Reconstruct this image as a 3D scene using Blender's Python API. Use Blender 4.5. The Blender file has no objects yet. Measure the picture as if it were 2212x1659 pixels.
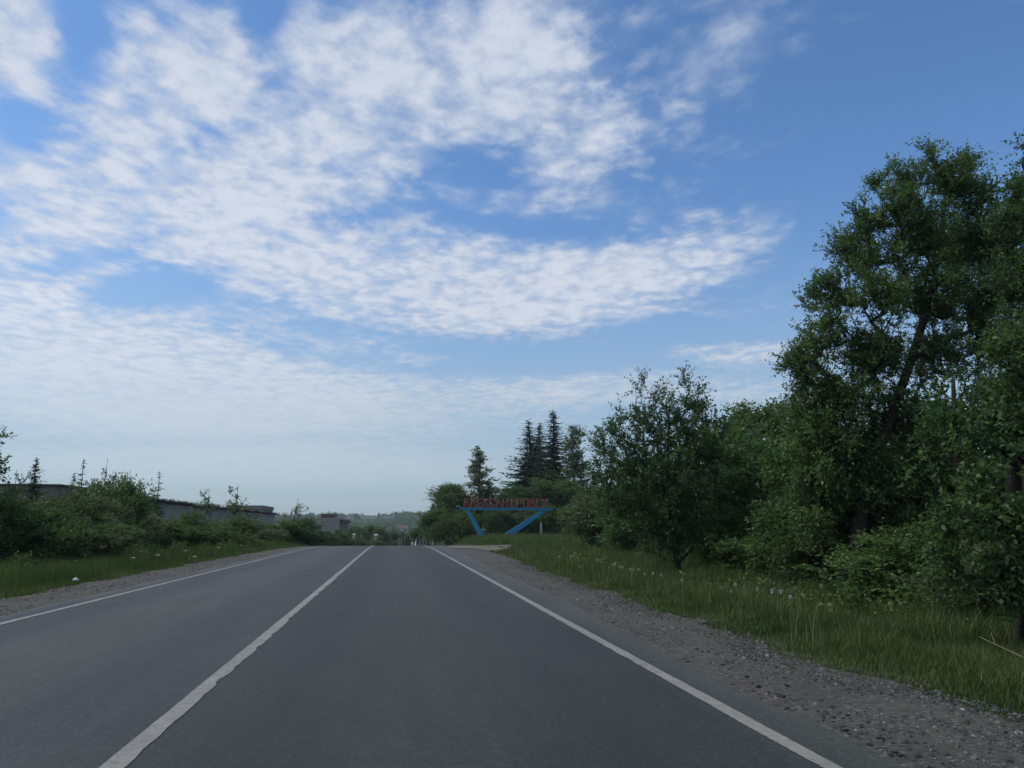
import bpy, math
import numpy as np
from math import radians as R

# ------------------------------------------------------------------ camera
C = bpy.context.scene.collection
SC = bpy.context.scene
FPX = 1661.0
PITCH = math.atan(308.5 / FPX)
YAW = math.atan(256 / FPX * math.cos(PITCH))
EYE = 1.27
cam_d = bpy.data.cameras.new('camera')
cam = bpy.data.objects.new('camera', cam_d)
C.objects.link(cam)
cam.location = (0, 0, EYE)
cam.rotation_euler = (math.pi / 2 + PITCH, 0, -YAW)
cam_d.sensor_fit = 'HORIZONTAL'
cam_d.angle = 2 * math.atan(1106 / FPX)
cam_d.clip_start = 0.05
cam_d.clip_end = 12000
SC.camera = cam

_f = np.array([math.sin(YAW) * math.cos(PITCH), math.cos(YAW) * math.cos(PITCH), math.sin(PITCH)])
_r = np.array([math.cos(YAW), -math.sin(YAW), 0])
_u = np.array([-math.sin(YAW) * math.sin(PITCH), -math.cos(YAW) * math.sin(PITCH), math.cos(PITCH)])
def ray(u, v):
    return _f + _r * (u - 1106) / FPX - _u * (v - 829.5) / FPX
def at(u, v, Y):
    d = ray(u, v)
    return np.array([0, 0, EYE]) + d * Y / d[1]
def gnd(u, v, z=0.0):
    d = ray(u, v)
    return np.array([0, 0, EYE]) + d * (z - EYE) / d[2]
def azel(u, v):
    d = ray(u, v); d = d / np.linalg.norm(d)
    return math.degrees(math.atan2(d[0], d[1])), math.degrees(math.asin(d[2]))

# ------------------------------------------------------------------ light
SUN_EL, SUN_AZ = 50.0, -80.0            # azimuth measured from +Y towards +X
sd = bpy.data.lights.new('sun', 'SUN')
sd.energy = 1.5
sd.angle = R(10)
sd.color = (1.0, 0.95, 0.87)
sun = bpy.data.objects.new('sun', sd)
C.objects.link(sun)
sun.rotation_euler = (R(90 - SUN_EL), 0, R(180 - SUN_AZ))

SC.view_settings.view_transform = 'Standard'
SC.view_settings.look = 'None'
SC.view_settings.exposure = 0.5
SC.view_settings.gamma = 1.0
SC.view_settings.use_curve_mapping = False
SC.cycles.max_bounces = 5
SC.cycles.diffuse_bounces = 3
SC.cycles.transmission_bounces = 3
SC.cycles.volume_bounces = 0
SC.cycles.transparent_max_bounces = 4
SC.cycles.use_denoising = True
SC.cycles.denoiser = 'OPENIMAGEDENOISE'
SC.cycles.denoising_input_passes = 'RGB_ALBEDO_NORMAL'

world = bpy.data.worlds.new('World')
SC.world = world
world.use_nodes = True
WN = world.node_tree.nodes
WL = world.node_tree.links
WN.clear()
def wn(t, **k):
    n = WN.new(t)
    for a, b in k.items():
        setattr(n, a, b)
    return n
def wl(a, b):
    WL.new(a, b)
def wmath(op, a, b=None, c=None, clamp=False):
    n = wn('ShaderNodeMath', operation=op, use_clamp=clamp)
    for i, x in enumerate((a, b, c)):
        if x is None:
            continue
        if isinstance(x, (int, float)):
            n.inputs[i].default_value = x
        else:
            wl(x, n.inputs[i])
    return n.outputs[0]
def wrange(x, a, b, c, d, kind='SMOOTHSTEP'):
    n = wn('ShaderNodeMapRange', interpolation_type=kind)
    wl(x, n.inputs['Value'])
    for k, val in zip(('From Min', 'From Max', 'To Min', 'To Max'), (a, b, c, d)):
        n.inputs[k].default_value = val
    return n.outputs['Result']
def wmix(f, a, b):
    n = wn('ShaderNodeMix', data_type='RGBA')
    for s, x in ((0, f), (6, a), (7, b)):
        if isinstance(x, (int, float)):
            n.inputs[s].default_value = x
        elif isinstance(x, tuple):
            n.inputs[s].default_value = (*x, 1)
        else:
            wl(x, n.inputs[s])
    return n.outputs[2]
tc = wn('ShaderNodeTexCoord')
sep = wn('ShaderNodeSeparateXYZ')
wl(tc.outputs['Generated'], sep.inputs[0])
dx, dy, dz = sep.outputs
az = wmath('MULTIPLY', wmath('ARCTAN2', dx, dy), 57.29578)
el = wmath('MULTIPLY', wmath('ARCSINE', dz), 57.29578)
ae = wn('ShaderNodeCombineXYZ')
wl(az, ae.inputs[0]); wl(el, ae.inputs[1])
zc = wmath('ADD', wmath('MAXIMUM', dz, 0.0), 0.045)
P = wn('ShaderNodeCombineXYZ')
wl(wmath('DIVIDE', dx, zc), P.inputs[0]); wl(wmath('DIVIDE', dy, zc), P.inputs[1])
def wnoise(scale, detail, rough, off=(0, 0, 0), rot=0.0, sc=(1, 1, 1), dist=0.0):
    m = wn('ShaderNodeMapping')
    wl(P.outputs[0], m.inputs[0])
    m.inputs['Location'].default_value = off
    m.inputs['Rotation'].default_value = (0, 0, rot)
    m.inputs['Scale'].default_value = sc
    n = wn('ShaderNodeTexNoise', noise_dimensions='2D')
    wl(m.outputs[0], n.inputs['Vector'])
    n.inputs['Scale'].default_value = scale
    n.inputs['Detail'].default_value = detail
    n.inputs['Roughness'].default_value = rough
    n.inputs['Distortion'].default_value = dist
    return n.outputs[0]
# blobs: the cloud sheet's coverage over azimuth and elevation (u, v, ru, rv, tilt deg, weight)
BLOBS = [
    (650, 230, 620, 230, 8, .62), (420, 470, 420, 150, -6, .55), (900, 600, 620, 130, -4, .75),
    (1350, 590, 420, 100, 12, .55), (980, 130, 330, 190, 18, .40), (1250, 350, 260, 110, 20, .40),
    (60, 40, 130, 110, 0, .62), (50, 160, 120, 50, -25, .50), (110, 440, 260, 70, -28, .62),
    (60, 620, 210, 170, -12, .62), (350, 820, 620, 150, -4, .80), (780, 860, 520, 110, 0, .42),
    (60, 745, 110, 60, 0, .50), (1270, 840, 300, 45, 4, .42), (1640, 760, 230, 34, -4, .48), (1600, 850, 280, 32, 0, .38),
    (1590, 110, 240, 90, 25, .10), (1180, 140, 240, 230, 20, .38), (450, 130, 260, 120, 0, .22), (300, 700, 420, 60, 4, .22), (560, 1000, 800, 60, 0, .50), (780, 745, 150, 26, 0, .40), (900, 775, 90, 20, 0, .36),
    (175, 90, 80, 150, 10, -.38), (560, 30, 60, 120, 0, -.40), (590, 150, 60, 90, 20, -.35),
    (990, 355, 240, 45, -14, -.40), (330, 620, 330, 48, 22, -.40), (170, 560, 260, 36, 25, -.40),
    (470, 300, 200, 45, 28, -.35), (930, 775, 520, 55, 0, -.30), (1500, 720, 320, 40, -8, -.25),
    (760, 470, 200, 36, 10, -.25), (1180, 495, 260, 30, -4, -.22), (30, 330, 120, 60, 10, -.3), (1950, 350, 420, 420, 0, -.30),
    (360, 955, 520, 26, 4, -.25), (250, 860, 500, 120, 0, .25), (760, 400, 260, 120, 0, .12), (400, 120, 200, 160, 15, .05),
]
acc = None
for (bu, bv, ru, rv, tilt, w) in BLOBS:
    a0, e0 = azel(bu, bv)
    a1, _ = azel(bu + ru, bv); a2, _ = azel(bu - ru, bv)
    _, e1 = azel(bu, bv - rv); _, e2 = azel(bu, bv + rv)
    m = wn('ShaderNodeMapping', vector_type='TEXTURE')
    wl(ae.outputs[0], m.inputs[0])
    m.inputs['Location'].default_value = (a0, e0, 0)
    m.inputs['Rotation'].default_value = (0, 0, R(tilt))
    m.inputs['Scale'].default_value = ((a1 - a2) / 2, (e1 - e2) / 2, 1)
    ln = wn('ShaderNodeVectorMath', operation='LENGTH')
    wl(m.outputs[0], ln.inputs[0])
    r_ = wrange(ln.outputs['Value'], 0.25, 1.25, w, 0.0)
    acc = r_ if acc is None else wmath('ADD', acc, r_)
# away from the frame the same kind of sky goes on: broken sheet to the left and behind, clear to the right
back = wmath('ADD', wmath('MULTIPLY', wrange(az, -40, -24, 1, 0), .45),
             wmath('MULTIPLY', wrange(az, 60, 120, 0, 1), .40))
hi = wmath('MULTIPLY', wrange(el, 36, 46, 0, 1), wrange(az, -10, 40, .45, .05))
acc = wmath('ADD', acc, wmath('ADD', back, hi))
acc = wmath('MINIMUM', acc, 0.80)
big = wnoise(1.3, 4, .55, off=(3.1, 1.7, 0), dist=.3)
mid = wnoise(5.5, 5, .52, off=(7.7, 2.3, 0), rot=R(28), sc=(1, .85, 1), dist=.2)
cel = wnoise(17., 6, .60, off=(1.7, 5.3, 0), rot=R(35), sc=(1, .9, 1), dist=.1)
vm = wn('ShaderNodeMapping')
vmix = wn('ShaderNodeTexNoise', noise_dimensions='2D'); wl(P.outputs[0], vmix.inputs['Vector']); vmix.inputs['Scale'].default_value = 6.0
vadd = wn('ShaderNodeVectorMath', operation='MULTIPLY_ADD'); wl(vmix.outputs['Color'], vadd.inputs[0]); vadd.inputs[1].default_value = (.16, .16, 0); wl(P.outputs[0], vadd.inputs[2])
wl(vadd.outputs[0], vm.inputs[0]); vm.inputs['Rotation'].default_value = (0, 0, R(30)); vm.inputs['Scale'].default_value = (1, .75, 1)
vor = wn('ShaderNodeTexVoronoi', voronoi_dimensions='2D', feature='SMOOTH_F1'); wl(vm.outputs[0], vor.inputs['Vector'])
vor.inputs['Scale'].default_value = 12.0; vor.inputs['Smoothness'].default_value = .6
puff = wmath('MULTIPLY', wmath('SUBTRACT', .44, vor.outputs['Distance']), .78)
nz = wmath('ADD', wmath('ADD', wmath('MULTIPLY', wmath('SUBTRACT', big, .5), .9),
                         wmath('MULTIPLY', wmath('SUBTRACT', mid, .5), 1.25)),
           wmath('MULTIPLY', wmath('SUBTRACT', cel, .5), 1.40))
nz = wmath('ADD', nz, puff)
nz = wmath('MULTIPLY', nz, wmath('MULTIPLY', wrange(el, 2, 14, .25, 1), wrange(acc, -.05, .40, .40, 1)))
dens = wmath('ADD', wmath('SUBTRACT', acc, .04), nz)
alpha = wrange(dens, -.14, 0.92, 0.0, 0.94)
core = wrange(dens, 0.45, 1.25, 0.0, 1.0)
sky = wn('ShaderNodeTexSky', sky_type='NISHITA')
sky.sun_disc = False
sky.sun_elevation = R(SUN_EL)
sky.sun_rotation = R(SUN_AZ)
sky.altitude = 200
sky.air_density = 1.0
sky.dust_density = 0.6
sky.ozone_density = 1.6
skm = wn('ShaderNodeVectorMath', operation='MULTIPLY')
wl(sky.outputs[0], skm.inputs[0])
skm.inputs[1].default_value = (.66, .90, 1.10)
hz = wrange(el, -2, 27, 1.0, 0.0, 'SMOOTHERSTEP')
hazy = wmix(wmath('MULTIPLY', hz, .80), skm.outputs[0], (2.62, 3.25, 3.75))
cloudc = wmix(core, (3.9, 4.4, 5.3), (4.7, 5.05, 5.75))
cloudc = wmix(wrange(el, 3, 16, 1, 0), cloudc, (3.6, 4.2, 4.75))
veil = wrange(wmath('ADD', acc, wmath('MULTIPLY', wmath('SUBTRACT', mid, .5), .8)), -.05, .75, 0.0, .36)
glow = wmath('MULTIPLY', wrange(az, 14, -42, 0, 1), wrange(el, 34, 4, 0, 1))
lift = wn('ShaderNodeVectorMath', operation='SCALE')
wl(cloudc, lift.inputs[0]); wl(wmath('ADD', wmath('MULTIPLY', glow, .16), 1.0), lift.inputs['Scale'])
full = wmix(veil, hazy, lift.outputs[0])
full = wmix(wmath('MULTIPLY', glow, .16), full, (4.1, 4.7, 5.3))
full = wmix(alpha, full, lift.outputs[0])
bg = wn('ShaderNodeBackground')
bg.inputs['Strength'].default_value = 0.1
wl(full, bg.inputs[0])
wo = wn('ShaderNodeOutputWorld')
wl(bg.outputs[0], wo.inputs[0])

# ------------------------------------------------------------------ helpers
RNG = np.random.default_rng(7)
def prop(o, label=None, cat=None, group=None, kind=None):
    if label: o['label'] = label
    if cat: o['category'] = cat
    if group: o['group'] = group
    if kind: o['kind'] = kind
    return o
def empty(name, loc=(0, 0, 0), rz=0.0):
    o = bpy.data.objects.new(name, None)
    C.objects.link(o)
    o.location = loc
    o.rotation_euler = (0, 0, rz)
    o.empty_display_size = .3
    return o
def link(name, me, parent=None, loc=None, rz=None, sc=None):
    o = bpy.data.objects.new(name, me)
    C.objects.link(o)
    if parent is not None: o.parent = parent
    if loc is not None: o.location = loc
    if rz is not None: o.rotation_euler = (0, 0, rz)
    if sc is not None: o.scale = sc
    return o
def mesh_np(name, V, faces, mat, tint=None, smooth=False):
    """V (n,3); faces: list of (m,k) int arrays, k may differ between arrays; tint per vertex"""
    me = bpy.data.meshes.new(name)
    V = np.asarray(V, dtype=np.float32)
    me.vertices.add(len(V))
    me.vertices.foreach_set('co', V.ravel())
    fs = [np.asarray(f, dtype=np.int32) for f in faces if len(f)]
    nl = sum(f.size for f in fs); nf = sum(len(f) for f in fs)
    me.loops.add(nl)
    me.loops.foreach_set('vertex_index', np.concatenate([f.ravel() for f in fs]))
    me.polygons.add(nf)
    tot = np.concatenate([np.full(len(f), f.shape[1], np.int32) for f in fs])
    st = np.concatenate([[0], np.cumsum(tot)[:-1]]).astype(np.int32)
    me.polygons.foreach_set('loop_start', st)
    if smooth:
        me.polygons.foreach_set('use_smooth', np.ones(nf, bool))
    if tint is not None:
        a = me.attributes.new('tint', 'FLOAT', 'POINT')
        a.data.foreach_set('value', np.asarray(tint, dtype=np.float32))
    me.materials.append(mat)
    me.update(calc_edges=True)
    me.validate()
    return me
class MB:
    """collects boxes, prisms and tubes into one mesh"""
    def __init__(s): s.v = []; s.f = []
    def hexa(s, p):
        b = len(s.v); s.v += [tuple(map(float, q)) for q in p]
        for q in ((0, 3, 2, 1), (4, 5, 6, 7), (0, 1, 5, 4), (1, 2, 6, 5), (2, 3, 7, 6), (3, 0, 4, 7)):
            s.f.append([b + i for i in q])
    def box(s, x0, x1, y0, y1, z0, z1):
        s.hexa([(x0, y0, z0), (x1, y0, z0), (x1, y1, z0), (x0, y1, z0), (x0, y0, z1), (x1, y0, z1), (x1, y1, z1), (x0, y1, z1)])
    def tube(s, pts, rads, n=6, cap=True):
        pts = [np.array(p, float) for p in pts]; rings = []
        for i, p in enumerate(pts):
            d = pts[min(i + 1, len(pts) - 1)] - pts[max(i - 1, 0)]
            d /= np.linalg.norm(d) + 1e-9
            a = np.cross(d, (0.31, .95, .05) if abs(d[2]) > .5 else (0, 0, 1)); a /= np.linalg.norm(a) + 1e-9
            c = np.cross(d, a); b = len(s.v)
            for k in range(n):
                t = 2 * math.pi * k / n
                s.v.append(tuple(p + rads[i] * (math.cos(t) * a + math.sin(t) * c)))
            rings.append(b)
        for i in range(len(rings) - 1):
            for k in range(n):
                s.f.append([rings[i] + k, rings[i] + (k + 1) % n, rings[i + 1] + (k + 1) % n, rings[i + 1] + k])
        if cap:
            s.f.append([rings[-1] + k for k in range(n)]); s.f.append([rings[0] + k for k in range(n)][::-1])
    def mesh(s, name, mat, smooth=False):
        me = bpy.data.meshes.new(name)
        me.from_pydata(s.v, [], s.f)
        me.materials.append(mat)
        if smooth:
            for p in me.polygons: p.use_smooth = True
        me.update()
        return me

# ---- materials
def nodes_mat(name):
    m = bpy.data.materials.new(name); m.use_nodes = True
    nt = m.node_tree; nt.nodes.clear()
    out = nt.nodes.new('ShaderNodeOutputMaterial')
    return m, nt, out
def N(nt, t, **k):
    n = nt.nodes.new(t)
    for a, b in k.items(): setattr(n, a, b)
    return n
def ramp(nt, fac, stops):
    n = N(nt, 'ShaderNodeValToRGB')
    e = n.color_ramp.elements
    while len(e) < len(stops): e.new(.5)
    for i, (p, c) in enumerate(stops):
        e[i].position = p; e[i].color = (*c, 1)
    nt.links.new(fac, n.inputs[0])
    return n.outputs[0]
def noise(nt, scale, detail=4, rough=.55, sc=(1, 1, 1), coord='Object', dist=0.0):
    t = N(nt, 'ShaderNodeTexCoord'); m = N(nt, 'ShaderNodeMapping'); n = N(nt, 'ShaderNodeTexNoise')
    nt.links.new(t.outputs[coord], m.inputs[0]); nt.links.new(m.outputs[0], n.inputs['Vector'])
    m.inputs['Scale'].default_value = sc
    n.inputs['Scale'].default_value = scale; n.inputs['Detail'].default_value = detail
    n.inputs['Roughness'].default_value = rough; n.inputs['Distortion'].default_value = dist
    return n.outputs[0]
def mixc(nt, f, a, b, mode='MIX'):
    n = N(nt, 'ShaderNodeMix', data_type='RGBA', blend_type=mode)
    for s, x in ((0, f), (6, a), (7, b)):
        if isinstance(x, (int, float)): n.inputs[s].default_value = x
        elif isinstance(x, tuple): n.inputs[s].default_value = (*x, 1)
        else: nt.links.new(x, n.inputs[s])
    return n.outputs[2]
def mth(nt, op, a, b=0.0, c=None):
    n = N(nt, 'ShaderNodeMath', operation=op)
    for i, x in enumerate((a, b, c)):
        if x is None: continue
        if isinstance(x, (int, float)): n.inputs[i].default_value = x
        else: nt.links.new(x, n.inputs[i])
    return n.outputs[0]
def leaf_mat(name, stops, trans=.42, spec=.25, rough=.55):
    m, nt, out = nodes_mat(name)
    at_ = N(nt, 'ShaderNodeAttribute', attribute_name='tint')
    oi = N(nt, 'ShaderNodeObjectInfo')
    f = mth(nt, 'ADD', at_.outputs['Fac'], mth(nt, 'MULTIPLY', mth(nt, 'SUBTRACT', oi.outputs['Random'], .5), .35))
    col = ramp(nt, f, stops)
    p = N(nt, 'ShaderNodeBsdfPrincipled')
    p.inputs['Roughness'].default_value = rough
    p.inputs['Specular IOR Level'].default_value = spec
    nt.links.new(col, p.inputs['Base Color'])
    t = N(nt, 'ShaderNodeBsdfTranslucent')
    nt.links.new(mixc(nt, 1.0, col, (1.0, 1.05, .55), 'MULTIPLY'), t.inputs[0])
    mx = N(nt, 'ShaderNodeMixShader'); mx.inputs[0].default_value = trans
    nt.links.new(p.outputs[0], mx.inputs[1]); nt.links.new(t.outputs[0], mx.inputs[2])
    nt.links.new(mx.outputs[0], out.inputs[0])
    return m
def surf(name, c1, c2, scale=3.0, rough=.8, bump=0.0, bscale=20, sc=(1, 1, 1), spec=.3, detail=5, lo=.35, hi=.65):
    m, nt, out = nodes_mat(name)
    col = ramp(nt, noise(nt, scale, detail, .6, sc), [(lo, c1), (hi, c2)])
    p = N(nt, 'ShaderNodeBsdfPrincipled')
    nt.links.new(col, p.inputs['Base Color'])
    p.inputs['Roughness'].default_value = rough
    p.inputs['Specular IOR Level'].default_value = spec
    if bump:
        b = N(nt, 'ShaderNodeBump'); b.inputs['Strength'].default_value = bump
        b.inputs['Distance'].default_value = .02
        nt.links.new(noise(nt, bscale, 4), b.inputs['Height'])
        nt.links.new(b.outputs[0], p.inputs['Normal'])
    nt.links.new(p.outputs[0], out.inputs[0])
    return m
M = {}
M['leaf'] = leaf_mat('leaf_green', [(.0, (0.047, 0.092, 0.042)), (.45, (0.079, 0.148, 0.054)), (.8, (0.130, 0.206, 0.071)), (1., (0.184, 0.252, 0.096))])
M['leaf_warm'] = leaf_mat('leaf_yellow_green', [(.0, (0.054, 0.089, 0.031)), (.5, (0.097, 0.155, 0.048)), (1., (0.157, 0.210, 0.073))])
M['leaf_birch'] = leaf_mat('leaf_birch', [(.0, (0.068, 0.102, 0.056)), (.5, (0.121, 0.167, 0.085)), (1., (0.182, 0.223, 0.116))])
M['needle'] = leaf_mat('needle_dark', [(.0, (0.014, 0.036, 0.018)), (.5, (0.029, 0.066, 0.031)), (1., (0.050, 0.100, 0.041))], trans=.12)
M['needle_sap'] = leaf_mat('needle_young', [(.0, (.020, .038, .024)), (.5, (.036, .062, .034)), (1., (.06, .09, .045))], trans=.15)
M['grass'] = leaf_mat('grass_blade', [(.0, (0.038, 0.067, 0.025)), (.42, (0.068, 0.113, 0.034)), (.75, (0.104, 0.144, 0.049)), (1., (0.196, 0.196, 0.118))], trans=.35, spec=.2)
M['straw'] = leaf_mat('dry_straw', [(.0, (.14, .12, .06)), (1., (.27, .24, .14))], trans=.2)
M['bark'] = surf('bark_dark', (.012, .011, .009), (.034, .031, .026), 9, .9, .6, 30)
M['bark_birch'] = surf('bark_birch', (.05, .045, .04), (.36, .35, .32), 6, .8, .3, 30, sc=(1, 1, 3), lo=.42, hi=.5)
M['stalk'] = surf('dry_stalk', (.12, .11, .06), (.22, .2, .12), 6, .8)
M['seed'] = surf('seed_head', (.38, .38, .34), (.52, .52, .48), 40, .9)
M['petal'] = surf('white_petals', (.6, .6, .55), (.8, .8, .76), 40, .8)
M['pebble'] = leaf_mat('pebble', [(.0, (.022, .022, .020)), (.45, (.068, .069, .067)), (.75, (.12, .122, .118)), (1., (.36, .36, .34))], trans=0.0, spec=.3, rough=.8)

# asphalt: fine aggregate, wheel tracks along the road, patchy wear
def asphalt():
    m, nt, out = nodes_mat('asphalt')
    t = N(nt, 'ShaderNodeTexCoord'); s = N(nt, 'ShaderNodeSeparateXYZ')
    nt.links.new(t.outputs['Object'], s.inputs[0])
    wob = mth(nt, 'MULTIPLY', mth(nt, 'SUBTRACT', noise(nt, .25, 2), .5), .5)
    x = mth(nt, 'ADD', s.outputs[0], wob)
    tr = N(nt, 'ShaderNodeMapRange'); tr.inputs['From Min'].default_value = -5.6; tr.inputs['From Max'].default_value = 3.0
    nt.links.new(x, tr.inputs['Value'])
    # left lane is older and greyer, right lane darker, pale strips beside the wheel tracks
    lane = ramp(nt, tr.outputs[0], [(.0, (.120, .118, .112)), (.04, (.066, .071, .080)), (.13, (.058, .063, .072)), (.20, (.086, .088, .088)),
                                     (.30, (.086, .087, .087)), (.37, (.059, .064, .072)), (.46, (.066, .069, .074)), (.484, (.050, .054, .055)), (.56, (.040, .044, .045)),
                                     (.63, (.053, .056, .055)), (.72, (.060, .060, .058)), (.80, (.043, .047, .048)), (.90, (.047, .050, .051)), (.94, (.083, .083, .081)), (1., (.105, .103, .098))])
    ag = ramp(nt, noise(nt, 95, 3, .7), [(.30, (.55, .55, .55)), (.52, (1., 1., 1.)), (.70, (1.5, 1.5, 1.48))])
    ag2 = ramp(nt, noise(nt, 28, 3, .75), [(.38, (.78, .78, .78)), (.50, (1., 1., 1.)), (.62, (1.28, 1.28, 1.26))])
    ag = mixc(nt, 1., ag, ag2, 'MULTIPLY')
    pt = ramp(nt, noise(nt, 1.1, 5, .6, (1, .35, 1)), [(.3, (.84, .84, .85)), (.7, (1.14, 1.14, 1.12))])
    lg = ramp(nt, noise(nt, 3.0, 3, .6, (1.8, .08, 1)), [(.35, (.93, .93, .93)), (.65, (1.07, 1.07, 1.07))])
    vo = N(nt, 'ShaderNodeTexVoronoi'); vo.inputs['Scale'].default_value = 14
    nt.links.new(t.outputs['Object'], vo.inputs['Vector'])
    chip = ramp(nt, vo.outputs['Distance'], [(.07, (3.4, 3.4, 3.3)), (.13, (1, 1, 1))])
    gate = ramp(nt, noise(nt, 2.6, 3), [(.54, (0, 0, 0)), (.64, (1, 1, 1))])
    chip = mixc(nt, gate, (1., 1., 1.), chip)
    c = mixc(nt, 1., lane, ag, 'MULTIPLY'); c = mixc(nt, 1., c, pt, 'MULTIPLY'); c = mixc(nt, 1., c, lg, 'MULTIPLY'); c = mixc(nt, 1., c, chip, 'MULTIPLY')
    c = mixc(nt, 1., c, (.62, .665, .605), 'MULTIPLY')
    p = N(nt, 'ShaderNodeBsdfPrincipled'); nt.links.new(c, p.inputs['Base Color'])
    p.inputs['Roughness'].default_value = .72; p.inputs['Specular IOR Level'].default_value = .35
    b = N(nt, 'ShaderNodeBump'); b.inputs['Strength'].default_value = .5; b.inputs['Distance'].default_value = .006
    nt.links.new(noise(nt, 140, 3, .7), b.inputs['Height']); nt.links.new(b.outputs[0], p.inputs['Normal'])
    nt.links.new(p.outputs[0], out.inputs[0])
    return m
M['asphalt'] = asphalt()
def paint():
    m, nt, out = nodes_mat('road_paint')
    w = ramp(nt, noise(nt, 16, 6, .78), [(.30, (.09, .09, .083)), (.43, (.215, .212, .19)), (.7, (.30, .295, .265))])
    w2 = ramp(nt, noise(nt, 1.6, 4, .6), [(.3, (.78, .78, .78)), (.7, (1.05, 1.05, 1.04))])
    p = N(nt, 'ShaderNodeBsdfPrincipled'); nt.links.new(mixc(nt, 1., w, w2, 'MULTIPLY'), p.inputs['Base Color'])
    p.inputs['Roughness'].default_value = .7
    nt.links.new(p.outputs[0], out.inputs[0])
    return m
M['paint'] = paint()
def gravel(name, k):
    m, nt, out = nodes_mat(name)
    t = N(nt, 'ShaderNodeTexCoord')
    vo = N(nt, 'ShaderNodeTexVoronoi'); vo.inputs['Scale'].default_value = 34
    nt.links.new(t.outputs['Object'], vo.inputs['Vector'])
    sx = N(nt, 'ShaderNodeSeparateColor'); nt.links.new(vo.outputs['Color'], sx.inputs[0])
    st = ramp(nt, sx.outputs[0], [(.0, (.050, .050, .050)), (.6, (.098, .096, .093)), (.9, (.15, .148, .142)), (1., (.25, .24, .235))])
    so = ramp(nt, noise(nt, .9, 6, .65), [(.35, (.078, .070, .062)), (.65, (.125, .118, .108))])
    c = mixc(nt, ramp(nt, noise(nt, 4, 5, .65), [(.40, (.15, .15, .15)), (.60, (.85, .85, .85))]), so, st)
    c = mixc(nt, 1., c, (k, k * 1.0, k * .93), 'MULTIPLY')
    p = N(nt, 'ShaderNodeBsdfPrincipled'); nt.links.new(c, p.inputs['Base Color'])
    p.inputs['Roughness'].default_value = .9; p.inputs['Specular IOR Level'].default_value = .2
    b = N(nt, 'ShaderNodeBump'); b.inputs['Strength'].default_value = .8; b.inputs['Distance'].default_value = .02
    nt.links.new(noise(nt, 30, 5, .7), b.inputs['Height']); nt.links.new(b.outputs[0], p.inputs['Normal'])
    nt.links.new(p.outputs[0], out.inputs[0])
    return m
M['gravel'] = gravel('gravel', .80)
M['sand'] = surf('sandy_track', (.11, .098, .078), (.17, .152, .12), 1.6, .9, .5, 18)
M['soil'] = surf('grassy_soil', (.020, .030, .012), (.042, .052, .020), .8, .95, .6, 8, spec=.1)

# ------------------------------------------------------------------ terrain
def sstep(a, b, x):
    t = np.clip((x - a) / (b - a), 0, 1)
    return t * t * (3 - 2 * t)
def profile(Y, Y0):
    k = .00049; s = .05
    u = np.maximum(Y - Y0, 0); ue = s / (2 * k)
    z = np.where(u < ue, -k * u * u, -k * ue * ue - s * (u - ue))
    return np.maximum(z, -14.0)
def hgt(X, Y):
    X = np.asarray(X, float); Y = np.asarray(Y, float)
    zr = profile(Y, 42.0)
    zR = profile(Y, 100.0) + .25 * sstep(60, 100, Y) * 0
    zL = profile(Y, 66.0)
    wr = sstep(4.5, 11, X); wl_ = sstep(7.5, 14, -X)
    z = zr * (1 - wr) * (1 - wl_) + zR * wr + zL * wl_
    # shallow ditch on both verges
    near = 1 - sstep(70, 110, Y)
    z = z - near * (.32 * sstep(4.6, 6.6, X) * (1 - sstep(45, 58, Y)) + .16 * sstep(7.6, 10.0, -X))
    crest = 9.0 + 7.0 * sstep(-260, 260, X)
    z = z + (crest + 14) * sstep(520, 1330, Y)
    return z
YS = np.unique(np.concatenate([np.arange(-40, 0, 4), np.arange(0, 130, 1.0), np.arange(130, 600, 15), np.arange(600, 1600, 40), np.arange(1600, 4200, 300)]))
def sheet(name, xl, xr, lift, mat, ys=YS, nx=2, droop=None):
    """strip following the ground between xl(Y) and xr(Y)"""
    V = []; F_ = []
    for i, y in enumerate(ys):
        a, b = xl(y), xr(y)
        for k in range(nx):
            x = a + (b - a) * k / (nx - 1)
            z = float(hgt(x, y)) + lift
            if droop and ((k == 0 and droop[0]) or (k == nx - 1 and droop[1])): z -= .06
            V.append((x, y, z))
    for i in range(len(ys) - 1):
        for k in range(nx - 1):
            b = i * nx + k
            F_.append((b, b + 1, b + nx + 1, b + nx))
    me = mesh_np(name, np.array(V), [np.array(F_)], mat, smooth=True)
    return prop(link(name, me), kind='structure')
XS = np.unique(np.concatenate([np.arange(-3000, -300, 300), np.arange(-300, -30, 15), np.arange(-30, 30, .75), np.arange(30, 300, 15), np.arange(300, 3001, 300)]))
gx, gy = np.meshgrid(XS, YS)
gz = hgt(gx, gy)
n1 = (np.sin(gx * .9 + 1.3) * np.cos(gy * .7) + np.sin(gx * 2.1 + gy * 1.7)) * .035
off_road = np.maximum(sstep(3.6, 6, gx), sstep(6.8, 9, -gx))
gz = gz + n1 * off_road - .035 * (1 - off_road) - .02
nx_ = len(XS)
ii = (np.arange(len(YS) - 1)[:, None] * nx_ + np.arange(nx_ - 1)[None, :]).ravel()
me = mesh_np('ground', np.stack([gx.ravel(), gy.ravel(), gz.ravel()], 1), [np.stack([ii, ii + 1, ii + nx_ + 1, ii + nx_], 1)], M['soil'], smooth=True)
prop(link('ground', me), kind='structure')
def wig(y, s): return .10 * math.sin(y * 1.3 + s) + .07 * math.sin(y * 2.9 + 2 * s) + .05 * math.sin(y * 6.1 + s)
YR = np.concatenate([np.arange(-40, 0, 2), np.arange(0, 70, .25), np.arange(70, 300, 4), np.arange(300, 560, 20)])
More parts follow.
